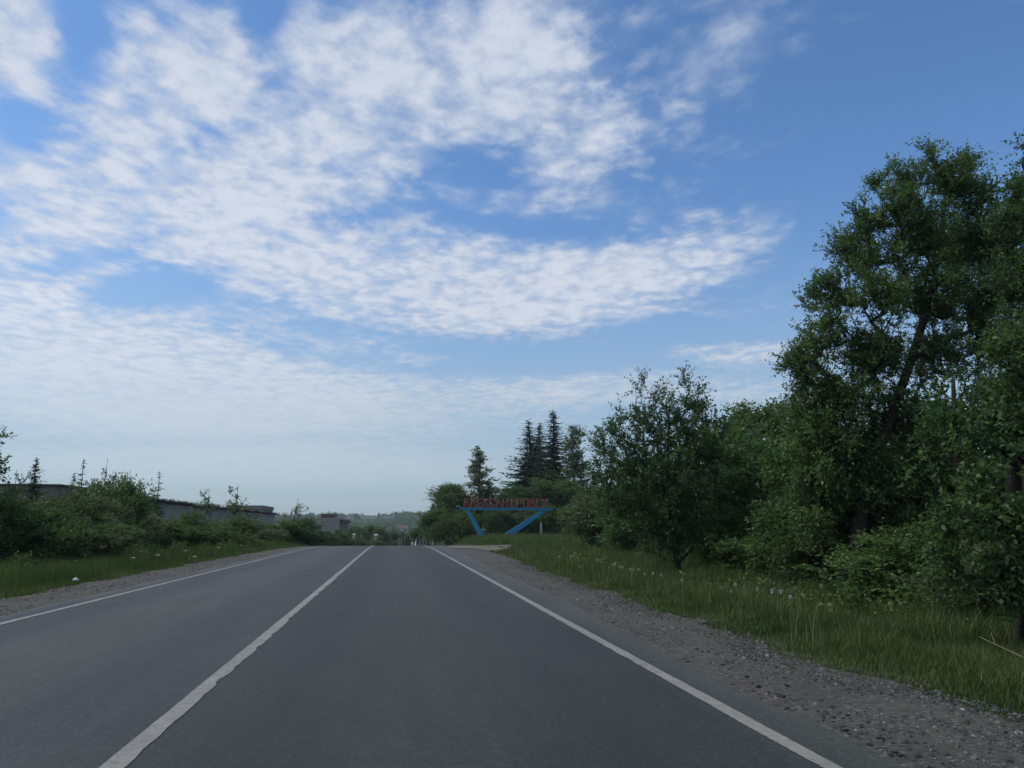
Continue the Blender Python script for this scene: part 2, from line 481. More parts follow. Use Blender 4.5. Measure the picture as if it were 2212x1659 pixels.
def xr_grass(y): return 4.15 + .25 * sstep(8, 18, y) + 1.4 * sstep(20, 42, y) + 1.0 * sstep(44, 52, y) + wig(y, 1)
def xr_asph(y): return 2.72 + .25 * sstep(6, 14, y) + .45 * sstep(14, 50, y) + wig(y, 3) * .22
def xl_grass(y): return -7.05 + .35 * sstep(30, 60, y) + wig(y, 5)
sheet('road', lambda y: -5.55 + wig(y, 4) * .3, lambda y: float(xr_asph(y)), .012, M['asphalt'], YR, 12)
sheet('gravel_shoulder', lambda y: 2.5, lambda y: float(xr_grass(y)) + .25, .003, M['gravel'], YR, 6, (0, 1))
sheet('gravel_shoulder', lambda y: float(xl_grass(y)) - .2, lambda y: -5.3, .003, M['gravel'], YR, 6, (1, 0))
# sandy side track leaving the shoulder towards the sign
tv = []; tf = []
for i, x in enumerate(np.linspace(3.6, 9, 20)):
    c = 51 + 1.5 * math.sin((x - 3) * .15) + (x - 4) * .45
    w = 3.0 + 2.2 * math.exp(-(x - 3.6) / 2.5)
    for k in range(7):
        y = c + w * (k / 3 - 1) * (1 + .05 * math.sin(x * 3 + k))
        tv.append((x, y, float(hgt(x, y)) + .02 + .01 * math.sin(x * 2 + k)))
    if i:
        for k in range(6):
            b = (i - 1) * 7 + k; tf.append((b, b + 7, b + 8, b + 1))
prop(link('side_track', mesh_np('side_track', np.array(tv), [np.array(tf)], M['sand'], smooth=True)), kind='structure')
# painted lines with worn, ragged edges
def line(x, w, rag_l, rag_r, seed):
    r = np.random.default_rng(seed)
    ys = np.concatenate([np.arange(2, 12, .03), np.arange(12, 30, .08), np.arange(30, 140, .4)])
    def rag(a):
        n = len(ys); k = r.random(n); s = np.interp(ys, np.arange(0, 142, 1.1), r.random(130) ** 3)
        s = .35 * s + .65 * np.interp(ys, np.arange(0, 142, .17), (r.random(836) > .72) * r.random(836))
        k2 = np.convolve(r.random(n + 6), np.ones(7) / 7, 'valid')
        return a * (.5 * s + .5 * s * k + .5 * np.maximum(k2 - .5, 0))
    L = x - w / 2 + rag(rag_l); Rr = x + w / 2 - rag(rag_r)
    z = hgt(np.full_like(ys, x), ys) + .0165
    V = np.stack([np.stack([L, ys, z], 1), np.stack([Rr, ys, z], 1)], 1).reshape(-1, 3)
    i = np.arange(len(ys) - 1) * 2
    me = mesh_np('lane_line', V, [np.stack([i, i + 1, i + 3, i + 2], 1)], M['paint'])
    prop(link('lane_line', me), kind='structure')
line(-1.44, .138, .015, .075, 1)
line(2.33, .122, .03, .015, 2)
line(-5.08, .115, .02, .02, 3)

# ------------------------------------------------------------------ foliage builders
def unit(v): return v / (np.linalg.norm(v, axis=-1, keepdims=True) + 1e-9)
def leaf_quads(pos, axis, size, rng, wide=.5, upbias=.5, fold=.12):
    n = len(pos)
    nrm = unit(rng.normal(size=(n, 3)) + np.array([0, 0, upbias]))
    side = unit(np.cross(axis, nrm)); nrm = np.cross(side, axis)
    s = size[:, None]
    b = pos; tip = pos + axis * s
    m = pos + axis * s * .45
    l = m + side * s * wide * .5 + nrm * s * fold; r_ = m - side * s * wide * .5 + nrm * s * fold
    return np.stack([b, l, tip, r_], 1).reshape(-1, 3)
def quads_mesh(name, V, mat, tint4):
    n = len(V) // 4
    return mesh_np(name, V, [np.arange(n * 4).reshape(n, 4)], mat, tint=tint4)
def skeleton(base, top, attr, rng, trunk_n=10, lean=.15, step=.55):
    """grow a branch graph from a trunk line to attractor points; returns nodes, parent"""
    base = np.array(base, float); top = np.array(top, float)
    t = np.linspace(0, 1, trunk_n)[:, None]
    H = np.linalg.norm(top - base)
    tr = base + (top - base) * t + np.sin(t * math.pi * 1.5 + rng.random() * 6) * rng.normal(size=3) * [1, 1, 0] * lean * H * .12 * np.minimum(t * 3, 1)
    cap = trunk_n + len(attr) * 12
    nod = np.zeros((cap, 3)); par = np.full(cap, -1, int); pl = np.zeros(cap)
    n = trunk_n
    nod[:n] = tr; par[1:n] = np.arange(n - 1)
    pl[:n] = np.linspace(0, 1, n) * H
    order = np.argsort(np.linalg.norm((attr - base) * [1.4, 1.4, .6], axis=1))
    ends = np.zeros(len(attr), int)
    for ai in order:
        a = attr[ai]
        d = np.linalg.norm(nod[:n] - a, axis=1)
        up = np.maximum(nod[:n, 2] - a[2] + .15 * d, 0)
        cost = d + .13 * pl[:n] + 1.6 * up
        cost[0] += 5
        j = int(np.argmin(cost)); L = d[j]
        k = min(10, max(1, int(L / step)))
        bend = rng.normal(size=3) * L * .06; bend[2] -= L * .05
        p = j
        for q in range(1, k + 1):
            f = q / k
            nod[n] = nod[j] + (a - nod[j]) * f + bend * math.sin(math.pi * f)
            par[n] = p; pl[n] = pl[p] + L / k; p = n; n += 1
        ends[ai] = p
    return nod[:n], par[:n], ends
def wood_mesh(name, nod, par, mat, r_tip, r_base, sides=5):
    n = len(nod); cnt = np.zeros(n)
    kids = np.bincount(par[1:][par[1:] >= 0], minlength=n)
    cnt[kids == 0] = 1
    for i in range(n - 1, 0, -1): cnt[par[i]] += cnt[i]
    e = math.log(r_base / r_tip) / math.log(max(cnt[0], 2))
    rad = r_tip * np.maximum(cnt, 1) ** e
    i = np.arange(1, n); p = par[1:]
    A = nod[p]; B = nod[i]; ra = np.minimum(rad[p], rad[i] * 1.35)[:, None]; rb = rad[i][:, None]
    ra[:9] = rad[p[:9]][:, None]
    d = unit(B - A); B = B + d * rb * .5
    h = np.where(np.abs(d[:, 2:3]) > .8, np.array([[1., 0, 0]]), np.array([[0, 0, 1.]]))
    a = unit(np.cross(d, h)); c = np.cross(d, a)
    V = []
    for P_, rr in ((A, ra), (B, rb)):
        for k in range(sides):
            t = 2 * math.pi * k / sides
            V.append(P_ + rr * (math.cos(t) * a + math.sin(t) * c))
    V = np.stack(V, 1).reshape(-1, 3)
    b = np.arange(n - 1)[:, None] * 2 * sides
    F_ = [np.stack([b[:, 0] + k, b[:, 0] + (k + 1) % sides, b[:, 0] + sides + (k + 1) % sides, b[:, 0] + sides + k], 1) for k in range(sides)]
    return mesh_np(name, V, F_, mat, smooth=True)
def blob_points(blobs, n, rng, shell=.55):
    """blobs: (x,y,z, rx,ry,rz[,w])"""
    B = np.array([b[:6] for b in blobs], float)
    w = np.array([(b[6] if len(b) > 6 else 1.0) * b[3] * b[4] * b[5] for b in blobs]) ** .8
    k = rng.choice(len(B), n, p=w / w.sum())
    d = unit(rng.normal(size=(n, 3)))
    rr = (shell + (1 - shell) * rng.random(n)) * rng.random(n) ** .18
    rr = np.clip(rr * (1 + .16 * rng.normal(size=n)), .1, 1.18)
    return B[k, :3] + d * B[k, 3:6] * rr[:, None]
def twig_leaves(cent, origin, rng, twigs, per, tl, ls, mat, name, droop=.1, wide=.5, upbias=.5, spread=.8, tbias=0.0, keep_first=0, outv=.9):
    """twigs around each centre, leaves along each twig"""
    n = len(cent)
    out = unit(cent - np.array(origin))
    c = np.repeat(cent, twigs, 0); o = np.repeat(out, twigs, 0)
    d = unit(o * outv + rng.normal(size=(n * twigs, 3)) * spread + [0, 0, .25])
    L = tl * (.5 + .8 * rng.random(n * twigs))
    gt = np.repeat(rng.normal(size=n) * .13, twigs) + rng.normal(size=n * twigs) * .05
    T = n * twigs
    f = (np.tile(np.arange(per), T) + rng.random(T * per)) / per
    c2 = np.repeat(c, per, 0); d2 = np.repeat(d, per, 0); L2 = np.repeat(L, per)
    pos = c2 + d2 * (L2 * f)[:, None] + rng.normal(size=(T * per, 3)) * tl * .05
    pos[:, 2] -= droop * L2 * f ** 2
    ax = unit(d2 * .7 + rng.normal(size=(T * per, 3)) * .75 + [0, 0, -droop * 1.5])
    s = ls * (.6 + .75 * rng.random(T * per))
    V = leaf_quads(pos, ax, s, rng, wide, upbias)
    tt = np.clip(.45 + tbias + np.repeat(gt, per) + rng.normal(size=T * per) * .13, 0, 1)
    return V, np.repeat(tt, 4), (d, c, L, T)
def twig_wood(tw, r, mat):
    d, c, L, T = tw
    h = np.where(np.abs(d[:, 2:3]) > .8, np.array([[1., 0, 0]]), np.array([[0, 0, 1.]]))
    a = unit(np.cross(d, h)); b = np.cross(d, a)
    e = c + d * L[:, None]
    V = np.stack([c + a * r, c - a * r * .5 + b * r * .87, c - a * r * .5 - b * r * .87, e], 1).reshape(-1, 3)
    q = np.arange(T) * 4
    return V, [np.stack([q, q + 1, q + 3], 1), np.stack([q + 1, q + 2, q + 3], 1), np.stack([q + 2, q, q + 3], 1)]
def deciduous(tag, blobs, base, top, n_attr, twigs, per, tl, ls, r_base, seed, leaf='leaf', bark='bark', r_tip=.006, droop=.1, spread=.8, wide=.5, shell=.55, twood=True, tbias=0., step=.55, outv=.9):
    rng = np.random.default_rng(seed)
    attr = blob_points(blobs, n_attr, rng, shell)
    attr[:, 2] = np.maximum(attr[:, 2], base[2] + .15)
    nod, par, ends = skeleton(base, top, attr, rng, step=step)
    wm = wood_mesh(tag + '_trunk', nod, par, M[bark], r_tip, r_base)
    org = np.array(base) * .5 + np.array(top) * .5
    V, tt, tw = twig_leaves(attr, org, rng, twigs, per, tl, ls, leaf, tag, droop, wide, .5, spread, tbias, outv=outv)
    cm = quads_mesh(tag + '_crown', V, M[leaf], tt)
    if twood:
        tv_, tf_ = twig_wood(tw, r_tip * .7, bark)
        bm_ = mesh_np(tag + '_twigs', tv_, tf_, M[bark])
        return wm, cm, bm_
    return wm, cm, None
def make_spruce(tag, H, Rb, seed, dens=1.0, leaf='needle', clear=.03, ls=.26, sparse_top=0.0):
    rng = np.random.default_rng(seed)
    mb = MB()
    zt = np.linspace(0, H, 8)
    sway = np.cumsum(rng.normal(size=(8, 2)) * H * .003, 0)
    mb.tube([(sway[i, 0], sway[i, 1], zt[i]) for i in range(8)], [H * .013 * (1 - .93 * i / 7) + .01 for i in range(8)], 6)
    P_ = []; D_ = []; S_ = []; T_ = []
    z = H * clear
    while z < H * .985:
        f = z / H
        L0 = Rb * (1 - f) ** .80 * (1.0 - .25 * math.exp(-f * 14)) + .04
        nb = int(max(5, 10 * dens * (1 - f * .2)))
        a0 = rng.random() * 6.28
        for k in range(nb):
            a = a0 + 6.283 * k / nb + rng.normal() * .2
            zb_ = z + rng.normal() * H * .010
            L = L0 * (.60 + .60 * rng.random() ** 1.3) * (1.0 if rng.random() > .1 else .55)
            up = .30 * f - .34 + rng.normal() * .10
            dirv = np.array([math.cos(a), math.sin(a), up])
            m = max(4, int(L / (ls * .42)))
            t = (np.arange(m) + rng.random(m)) / m
            if sparse_top and f > .5: 
                t = t[rng.random(len(t)) > sparse_top * .3]
            p = np.array([0, 0, zb_]) + dirv * (L * t)[:, None]
            p[:, 2] += L * (.18 * t ** 2 - .10 * np.sin(t * 3.14))
            p[:, :2] += np.array([np.interp(z, zt, sway[:, 0]), np.interp(z, zt, sway[:, 1])])
            if L > (.5 if not sparse_top else .08): mb.tube([p[0], p[len(p) // 2], p[-1]], [.02 + L * .006, .014, .006], 3, False)
            sidev = np.array([-math.sin(a), math.cos(a), 0])
            for sgn in (-1, 1, 0):
                wv = ((1 - t) * .75 + .3) * (.30 + .85 * (1 - f))
                if sgn == 0:
                    ax = unit(dirv + rng.normal(size=(len(t), 3)) * .3 + [0, 0, -.35]); sz = ls * (.7 + .5 * rng.random(len(t))) * (.35 + .75 * (1 - f))
                else:
                    ax = unit(sidev * sgn + dirv * .7 + rng.normal(size=(len(t), 3)) * .28 + [0, 0, -.30]); sz = ls * wv * (.8 + .7 * rng.random(len(t))) * (1 + .25 * L)
                P_.append(p); D_.append(ax); S_.append(sz); T_.append(np.clip(.42 + .35 * (t - .5) + rng.normal(size=len(t)) * .14, 0, 1))
        z += max(.13, H * .015) * (.75 + .5 * rng.random()) * (1 + sparse_top * f)
    P_ = np.concatenate(P_); D_ = np.concatenate(D_); S_ = np.concatenate(S_); T_ = np.concatenate(T_)
    V = leaf_quads(P_, D_, S_, rng, .42, .8, -.08)
    return mb.mesh(tag + '_trunk', M['bark'], True), quads_mesh(tag + '_crown', V, M[leaf], np.repeat(T_, 4)), None
def plant_obj(name, meshes, loc, label, cat, group=None, rz=0., sc=(1, 1, 1), stem='trunk', crown='crown'):
    o = empty(name, loc, rz); o.scale = sc
    prop(o, label, cat, group)
    link(stem, meshes[0], o)
    c = link(crown, meshes[1], o)
    c['kind'] = 'stuff'
    if meshes[2] is not None:
        t = link('twigs', meshes[2], o); t['kind'] = 'stuff'
    return o
def pb(u, v, r, Y, depth=1.0, rv=None, w=1.0, dY=0.0):
    """a crown lobe given where it is seen and how far off it stands: centre (u, v) at depth Y + dY, radius r"""
    p = at(u, v, Y + dY); s = (Y + dY) / FPX
    return (p[0], p[1], p[2], r * s, r * s * depth, (rv or r) * s, w)

# ------------------------------------------------------------------ the two big trees on the right
def local(blobs, base):
    return [(b[0] - base[0], b[1] - base[1], b[2] - base[2], *b[3:]) for b in blobs]
gb = gnd(1862, 1300, -.25); bx, by = float(gb[0]), float(gb[1])
base = np.array([bx, by + .6, -.3])
Yt = by + 1.2
lob = [pb(1835, 520, 55, Yt, 1), pb(1960, 395, 50, Yt, 1), pb(1772, 640, 45, Yt, 1), pb(1730, 770, 45, Yt, 1), pb(2010, 350, 48, Yt, .9), pb(2085, 355, 42, Yt, .9), pb(1880, 480, 60, Yt, 1), pb(2150, 520, 90, Yt, 1), pb(2140, 740, 90, Yt, 1), pb(2045, 400, 72, Yt, .9), pb(2100, 430, 75, Yt, 1), pb(1945, 440, 70, Yt, 1, dY=-.6), pb(1900, 400, 30, Yt, 1), pb(1985, 510, 105, Yt, 1.1), pb(2085, 540, 105, Yt, 1.1, dY=.8),
       pb(1865, 560, 80, Yt, 1), pb(1900, 640, 80, Yt, 1.1, dY=-.8), pb(2010, 640, 110, Yt, 1.2, w=.8), pb(2130, 650, 90, Yt, 1.1), pb(1810, 640, 62, Yt, 1),
       pb(1790, 720, 75, Yt, 1.1), pb(1750, 800, 60, Yt, 1.1), pb(1890, 770, 85, Yt, 1.2, w=1.5), pb(2020, 770, 90, Yt, 1.2, w=.7), pb(1820, 860, 95, Yt, 1.1),
       pb(1935, 880, 90, Yt, 1.2, w=.7), pb(1780, 950, 80, Yt, 1.1), pb(1880, 980, 90, Yt, 1.2), pb(2020, 930, 100, Yt, 1.1), pb(2140, 850, 80, Yt, 1.1), pb(1740, 870, 45, Yt, 1), pb(2000, 1040, 90, Yt, 1.1), pb(1800, 1060, 80, Yt, 1.1), pb(1900, 1080, 80, Yt, 1.1), pb(1740, 1060, 70, Yt, 1), pb(1770, 1130, 60, Yt, 1, dY=-.6), pb(1990, 1110, 70, Yt, 1)]
tp = at(2040, 420, Yt + .2)
hero = deciduous('tall_tree', local(lob, base), (0, 0, 0), tuple(tp - base), 2500, 6, 14, .42, .072, .17, 11, droop=.12, r_tip=.006, shell=.35)
plant_obj('deciduous_tree', hero, tuple(base), 'tallest leafy tree beside the gravel shoulder, its wide crown open with sky gaps', 'tree')
base2 = np.array([at(2190, 1200, 12.5)[0], 12.8, -.3])
Y2 = 12.6
lob = [pb(2235, 330, 45, Y2, 1), pb(2215, 420, 70, Y2, 1), pb(2190, 500, 75, Y2, 1), pb(2260, 480, 90, Y2, 1), pb(2215, 610, 95, Y2, 1.1), pb(2310, 620, 110, Y2, 1.1), pb(2190, 720, 70, Y2, 1, w=.6), pb(2270, 760, 110, Y2, 1.1), pb(2180, 900, 90, Y2, 1.1), pb(2300, 930, 120, Y2, 1.1)]
tp = at(2240, 400, Y2)
right = deciduous('edge_tree', local(lob, base2), (0, 0, 0), tuple(tp - base2), 660, 6, 14, .42, .072, .14, 12, droop=.12, shell=.35)
plant_obj('deciduous_tree', right, tuple(base2), 'tall dense tree cut by the right edge of the view, behind the overhanging shrub', 'tree')
# overhanging shrub nearest the camera: its leaves are large enough to be picked apart
Y3 = 8.6
base3 = np.array([at(2230, 1330, Y3)[0], Y3 + .3, -.3])
lob = [pb(2165, 760, 65, Y3, .9), pb(2230, 700, 60, Y3, .9), pb(2215, 860, 100, Y3, .9), pb(2120, 1040, 60, Y3, .9), pb(2060, 1120, 55, Y3, .9), pb(2180, 1120, 110, Y3, .9), pb(2050, 1210, 60, Y3, .9), pb(2170, 1250, 95, Y3, .9), pb(2290, 1150, 120, Y3, 1), pb(2300, 950, 120, Y3, 1)]
near = deciduous('near_shrub', local(lob, base3), (0, 0, 0), tuple(at(2230, 850, Y3) - base3), 330, 5, 8, .30, .075, .06, 13, droop=.2, r_tip=.005, shell=.3, wide=.55)
ns = plant_obj('shrub', near, tuple(base3), 'nearest shrub, large leaves overhanging the grass at the right edge', 'shrub', stem='stem')
rg = np.random.default_rng(5)
lv = [quads_mesh('leaf', leaf_quads(np.zeros((1, 3)), np.array([[1., 0, 0]]), np.array([1.]), np.random.default_rng(k), .55, 3, .1), M['leaf_warm'], np.full(4, .35 + .1 * k)) for k in range(4)]
for i in range(220):
    b = lob[(4, 3, 0, 5, 6, 7)[i % 6]]
    d = unit(rg.normal(size=3) + [-.4, -.9, 0])
    p = np.array(b[:3]) + d * np.array(b[3:6]) * (.85 + .3 * rg.random()) - base3
    o = link('leaf', lv[i % 4], ns, tuple(p))
    s = .085 * (.8 + .5 * rg.random()); o.scale = (s, s, s)
    o.rotation_euler = (rg.normal() * .6, .35 + rg.normal() * .4, rg.random() * 6.28)

# ------------------------------------------------------------------ middle tree (many stems, open top)
base4 = np.array([8.3, 22.2, -.35]); Y4 = 22.3
lob = [pb(1300, 950, 34, Y4, w=.8), pb(1345, 905, 30, Y4, w=.7), pb(1545, 930, 34, Y4, w=.8), pb(1510, 850, 26, Y4, w=.7), pb(1550, 1010, 50, Y4), pb(1310, 1030, 50, Y4), pb(1340, 1090, 60, Y4), pb(1398, 838, 28, Y4), pb(1470, 828, 30, Y4), pb(1430, 870, 50, Y4, w=.8), pb(1395, 910, 60, Y4), pb(1500, 885, 48, Y4), pb(1335, 945, 48, Y4, w=.8), pb(1310, 990, 36, Y4), pb(1460, 940, 80, Y4, 1.1),
       pb(1380, 1000, 80, Y4, 1.1), pb(1470, 1030, 95, Y4, 1.2), pb(1530, 980, 50, Y4), pb(1400, 1080, 85, Y4, 1.2), pb(1500, 1110, 80, Y4, 1.1), pb(1440, 1150, 70, Y4), pb(1540, 1060, 60, Y4)]
mt = deciduous('round_tree', local(lob, base4), (0, 0, 0), tuple(at(1440, 880, Y4) - base4), 700, 5, 12, .50, .082, .11, 24, r_tip=.007, shell=.35)
plant_obj('deciduous_tree', mt, tuple(base4), 'round leafy tree with two pointed tops, right of the blue sign', 'tree')

# ------------------------------------------------------------------ generic variants (shared meshes)
def egg(cx, cz, rx, rz, n, seed, squash=.55):
    r = np.random.default_rng(seed); out = []
    for i in range(n):
        d = unit(r.normal(size=3)); q = .25 + .55 * r.random()
        s = squash * (.7 + .6 * r.random())
        out.append((cx + d[0] * rx * q, d[1] * rx * q, cz + d[2] * rz * q, rx * s, rx * s, rz * s * .8, 1.0))
    return out
# bushes: unit height 4 m, 3.6 m wide, foliage to the ground
BUSH = [deciduous('bush%d' % k, egg(0, 1.9, 1.65, 1.75, 9, 30 + k) + [(0, 0, .8, 1.5, 1.5, .8, 1)], (0, 0, 0), (.1, 0, 3.2), 420, 6, 7, .40, .11, .05, 40 + k, leaf=lf, twood=False, shell=.5)
        for k, lf in enumerate(('leaf', 'leaf_warm', 'leaf_birch', 'leaf'))]
# taller trees: unit height 8 m, 5 m wide
TREE = [deciduous('tree%d' % k, egg(0, 5.0, 2.3, 2.8, 10, 50 + k, .45) + [(0, 0, 3.0, 1.9, 1.9, 1.3, .8)], (0, 0, 0), (.2, .1, 7.2), 520, 6, 8, .55, .145, .12, 60 + k, leaf=lf, twood=False, shell=.45)
        for k, lf in enumerate(('leaf', 'leaf_warm', 'leaf'))]
# slender birch, unit height 12 m
def column(H, r0, n, seed):
    r = np.random.default_rng(seed)
    return [(r.normal() * r0 * .10, r.normal() * r0 * .10, H * (.20 + .76 * i / n), r0 * (1.05 - .8 * i / n) * (.8 + .4 * r.random()), r0 * (1.05 - .8 * i / n), H * .08, 1 + 2.2 * i / n) for i in range(n)]
BIRCH = [deciduous('birch%d' % k, column(12, 1.75, 13, 70 + k), (0, 0, 0), (.1, .1, 11.7), 300, 5, 7, .55, .18, .11, 80 + k, leaf='leaf_birch', bark='bark', twood=False, shell=.3, spread=.6, droop=.05) for k in range(2)]
# airy young birch, unit 4 m, few leaves
def airy(H, r0, seed, n=7):
    r = np.random.default_rng(seed)
    return [(r.normal() * r0 * .3, r.normal() * r0 * .3, H * (.25 + .7 * i / n), r0 * (1.1 - .8 * i / n), r0 * (1.1 - .8 * i / n), H * .09, 1) for i in range(n)]
AIRY = [deciduous('young_birch%d' % k, airy(4, .85, 90 + k), (0, 0, 0), (.05, 0, 3.95), 60, 3, 6, .38, .12, .04, 95 + k, leaf='leaf_birch', twood=True, shell=.3, spread=.5, r_tip=.01) for k in range(3)]
SPR = [make_spruce('spruce%d' % k, 17, 3.1, 100 + k, 1.0, ls=.42) for k in range(2)]
YSP = [make_spruce('young_spruce0', 4, 1.15, 110, .9, 'needle_sap', ls=.17), make_spruce('young_spruce1', 4, 1.0, 111, .6, 'needle_sap', ls=.16, sparse_top=.9), make_spruce('young_spruce2', 4, 1.35, 112, 1.2, 'needle_sap', ls=.2)]

EXT = {}
def extent(me, wd):
    if me.name not in EXT:
        c = np.empty(len(me.vertices) * 3, np.float32); me.vertices.foreach_get('co', c); c = c.reshape(-1, 3)
        EXT[me.name] = (float(np.percentile(c[:, 2], 99.9)), float(np.percentile(c[:, 0], 97) - np.percentile(c[:, 0], 3)))
    return EXT[me.name]
def stand(kind, var, u, Y, v_top, w_px, label, cat=None, name=None, group=None, z=None, rz=None, meshes=None, unit_h=None, unit_w=None):
    """a plant standing on the ground at depth Y under column u, as tall as v_top asks"""
    T = dict(bush=(BUSH, 4.0, 3.7, 'shrub', 'shrub'), tree=(TREE, 8.0, 5.2, 'deciduous_tree', 'tree'), birch=(BIRCH, 12.0, 3.9, 'birch_tree', 'tree'),
             airy=(AIRY, 4.15, 2.0, 'young_birch', 'young tree'), spruce=(SPR, 17.2, 6.0, 'spruce_tree', 'tree'), ysp=(YSP, 4.1, 2.3, 'young_spruce', 'young tree'))[kind]
    hh, ww = extent(T[0][var][1], T[0][var][0])
    T = (T[0], hh, ww, T[3], T[4])
    p = at(u, 1138, Y)
    g = float(hgt(p[0], Y)) - .08 if z is None else z
    zt = at(u, v_top, Y)[2]
    s = (zt - g) / T[1]
    w = (w_px * Y / FPX) / T[2]
    r = np.random.default_rng(abs(hash((round(u), round(Y)))) % 99991) if False else np.random.default_rng(int(u * 7 + Y * 13) % 99991)
    return plant_obj(name or T[3], T[0][var], (float(p[0]), float(Y), g), label, cat or T[4], group, rz=float(r.random() * 6.28) if rz is None else rz, sc=(w, w, s), stem='stem' if kind == 'bush' else 'trunk')

G_R = 'trees and shrubs along the right verge'
# right side, from the big tree back to the sign
for a in [
    ('tree', 0, 1752, 17.5, 900, 250, 'dark leafy tree between the tallest tree and the round tree, trunk bare below'),
    ('tree', 2, 1640, 24.0, 955, 230, 'dark green tree in front of the sparse treetops, left of the tallest tree'),
    ('tree', 1, 1700, 33.0, 872, 210, 'yellow-green domed treetop just left of the tallest tree'),
    ('tree', 1, 1560, 30.0, 1010, 190, 'yellow-green low tree right behind the round leafy tree'),
    ('bush', 0, 1560, 23.0, 1090, 200, 'dark shrub at the right foot of the round leafy tree'),
    ('bush', 2, 1330, 45.0, 1040, 190, 'green shrub left of the round leafy tree, under its spreading branches'),
    ('bush', 1, 1318, 56.0, 1066, 110, 'yellow-green shrub halfway between the blue sign and the round leafy tree'),
    ('bush', 3, 1385, 38.0, 1085, 170, 'shrub low under the left side of the round leafy tree'),
    ('bush', 0, 1690, 20.0, 1120, 230, 'dark undergrowth shrub under the trees, left of the tallest trunk'),
    ('tree', 2, 1960, 19.0, 960, 330, 'shaded tree behind the tallest tree and its bare trunk'),
    ('tree', 0, 2120, 16.5, 940, 330, 'shaded tree behind the nearest overhanging shrub'),
    ('bush', 3, 1990, 13.5, 1130, 300, 'dark shrub right behind the foot of the tallest tree'),
    ('bush', 2, 2150, 10.8, 1180, 330, 'dark shrub low at the right edge, behind the nearest overhanging one'),
    ('bush', 0, 1830, 22.0, 1090, 300, 'dark shrub behind the trunk of the tallest tree'),
]:
    stand(*a[:6], a[6])
# small sparse tree whose top shows against the sky between the two leafy trees
lob = [pb(1590, 915, 40, 36), pb(1560, 950, 36, 36), pb(1625, 930, 36, 36), pb(1600, 980, 60, 36), pb(1660, 915, 36, 36), pb(1560, 1010, 50, 36), pb(1650, 990, 60, 36)]
b5 = np.array([at(1600, 1138, 36)[0], 36.2, -.35])
sp = deciduous('sparse_tree', local(lob, b5), (0, 0, 0), tuple(at(1600, 910, 36) - b5), 170, 5, 6, .55, .13, .10, 23, r_tip=.012, leaf='leaf_birch', shell=.3)
plant_obj('deciduous_tree', sp, tuple(b5), 'sparse grey-green treetop showing sky through it, right of the round leafy tree', 'tree')
# behind the sign
for a in [
    ('birch', 0, 1037, 108, 966, 62, 'slender pale birch rising above the left half of the sign'),
    ('spruce', 0, 1148, 116, 907, 130, 'left spruce of the group behind the sign, broad and green'),
    ('spruce', 1, 1168, 122, 915, 100, 'thin spruce tip between the broad spruce and the darkest one'),
    ('spruce', 1, 1196, 112, 888, 122, 'tallest and darkest spruce behind the right end of the sign'),
    ('birch', 1, 1240, 108, 918, 84, 'grey-green birch immediately right of the darkest spruce'),
    ('spruce', 0, 1287, 118, 1010, 40, 'small spruce tip right of the grey-green birch'),
    ('tree', 0, 965, 104, 1068, 92, 'leafy tree at the left end of the tree line, sloping down to the road'),
    ('tree', 2, 943, 100, 1098, 62, 'low tree nearest the road at the left tip of the tree line'),
    ('tree', 1, 993, 108, 1044, 92, 'leafy tree just left of the slender pale birch'),
    ('tree', 0, 1078, 110, 1055, 92, 'leafy tree just right of the slender pale birch, behind the red letters'),
    ('tree', 2, 1120, 105, 1050, 96, 'leafy tree in front of the broad spruce, above the middle of the sign'),
    ('tree', 0, 1172, 104, 1030, 80, 'grey-green tree in front of the darkest spruce, above the letters'),
    ('tree', 2, 1226, 103, 1035, 70, 'leafy tree right of the sign, below the grey-green birch'),
    ('tree', 1, 1285, 88, 1052, 64, 'yellow-green tree behind the concrete post'),
    ('bush', 1, 1010, 98.5, 1105, 60, 'shrub behind the left leg of the blue sign'),
    ('bush', 0, 1065, 99, 1098, 66, 'shrub seen through the blue legs of the sign'),
    ('bush', 2, 1125, 99, 1098, 66, 'shrub behind the slanting right leg of the blue sign'),
    ('bush', 3, 1185, 98.5, 1092, 66, 'dark shrub right behind the concrete post'),
    ('bush', 0, 1245, 94, 1088, 60, 'shrub beside the concrete post, on its right'),
    ('bush', 1, 965, 94, 1115, 52, 'shrub beside the road crest, left of the sign'),
]:
    stand(*a[:6], a[6])

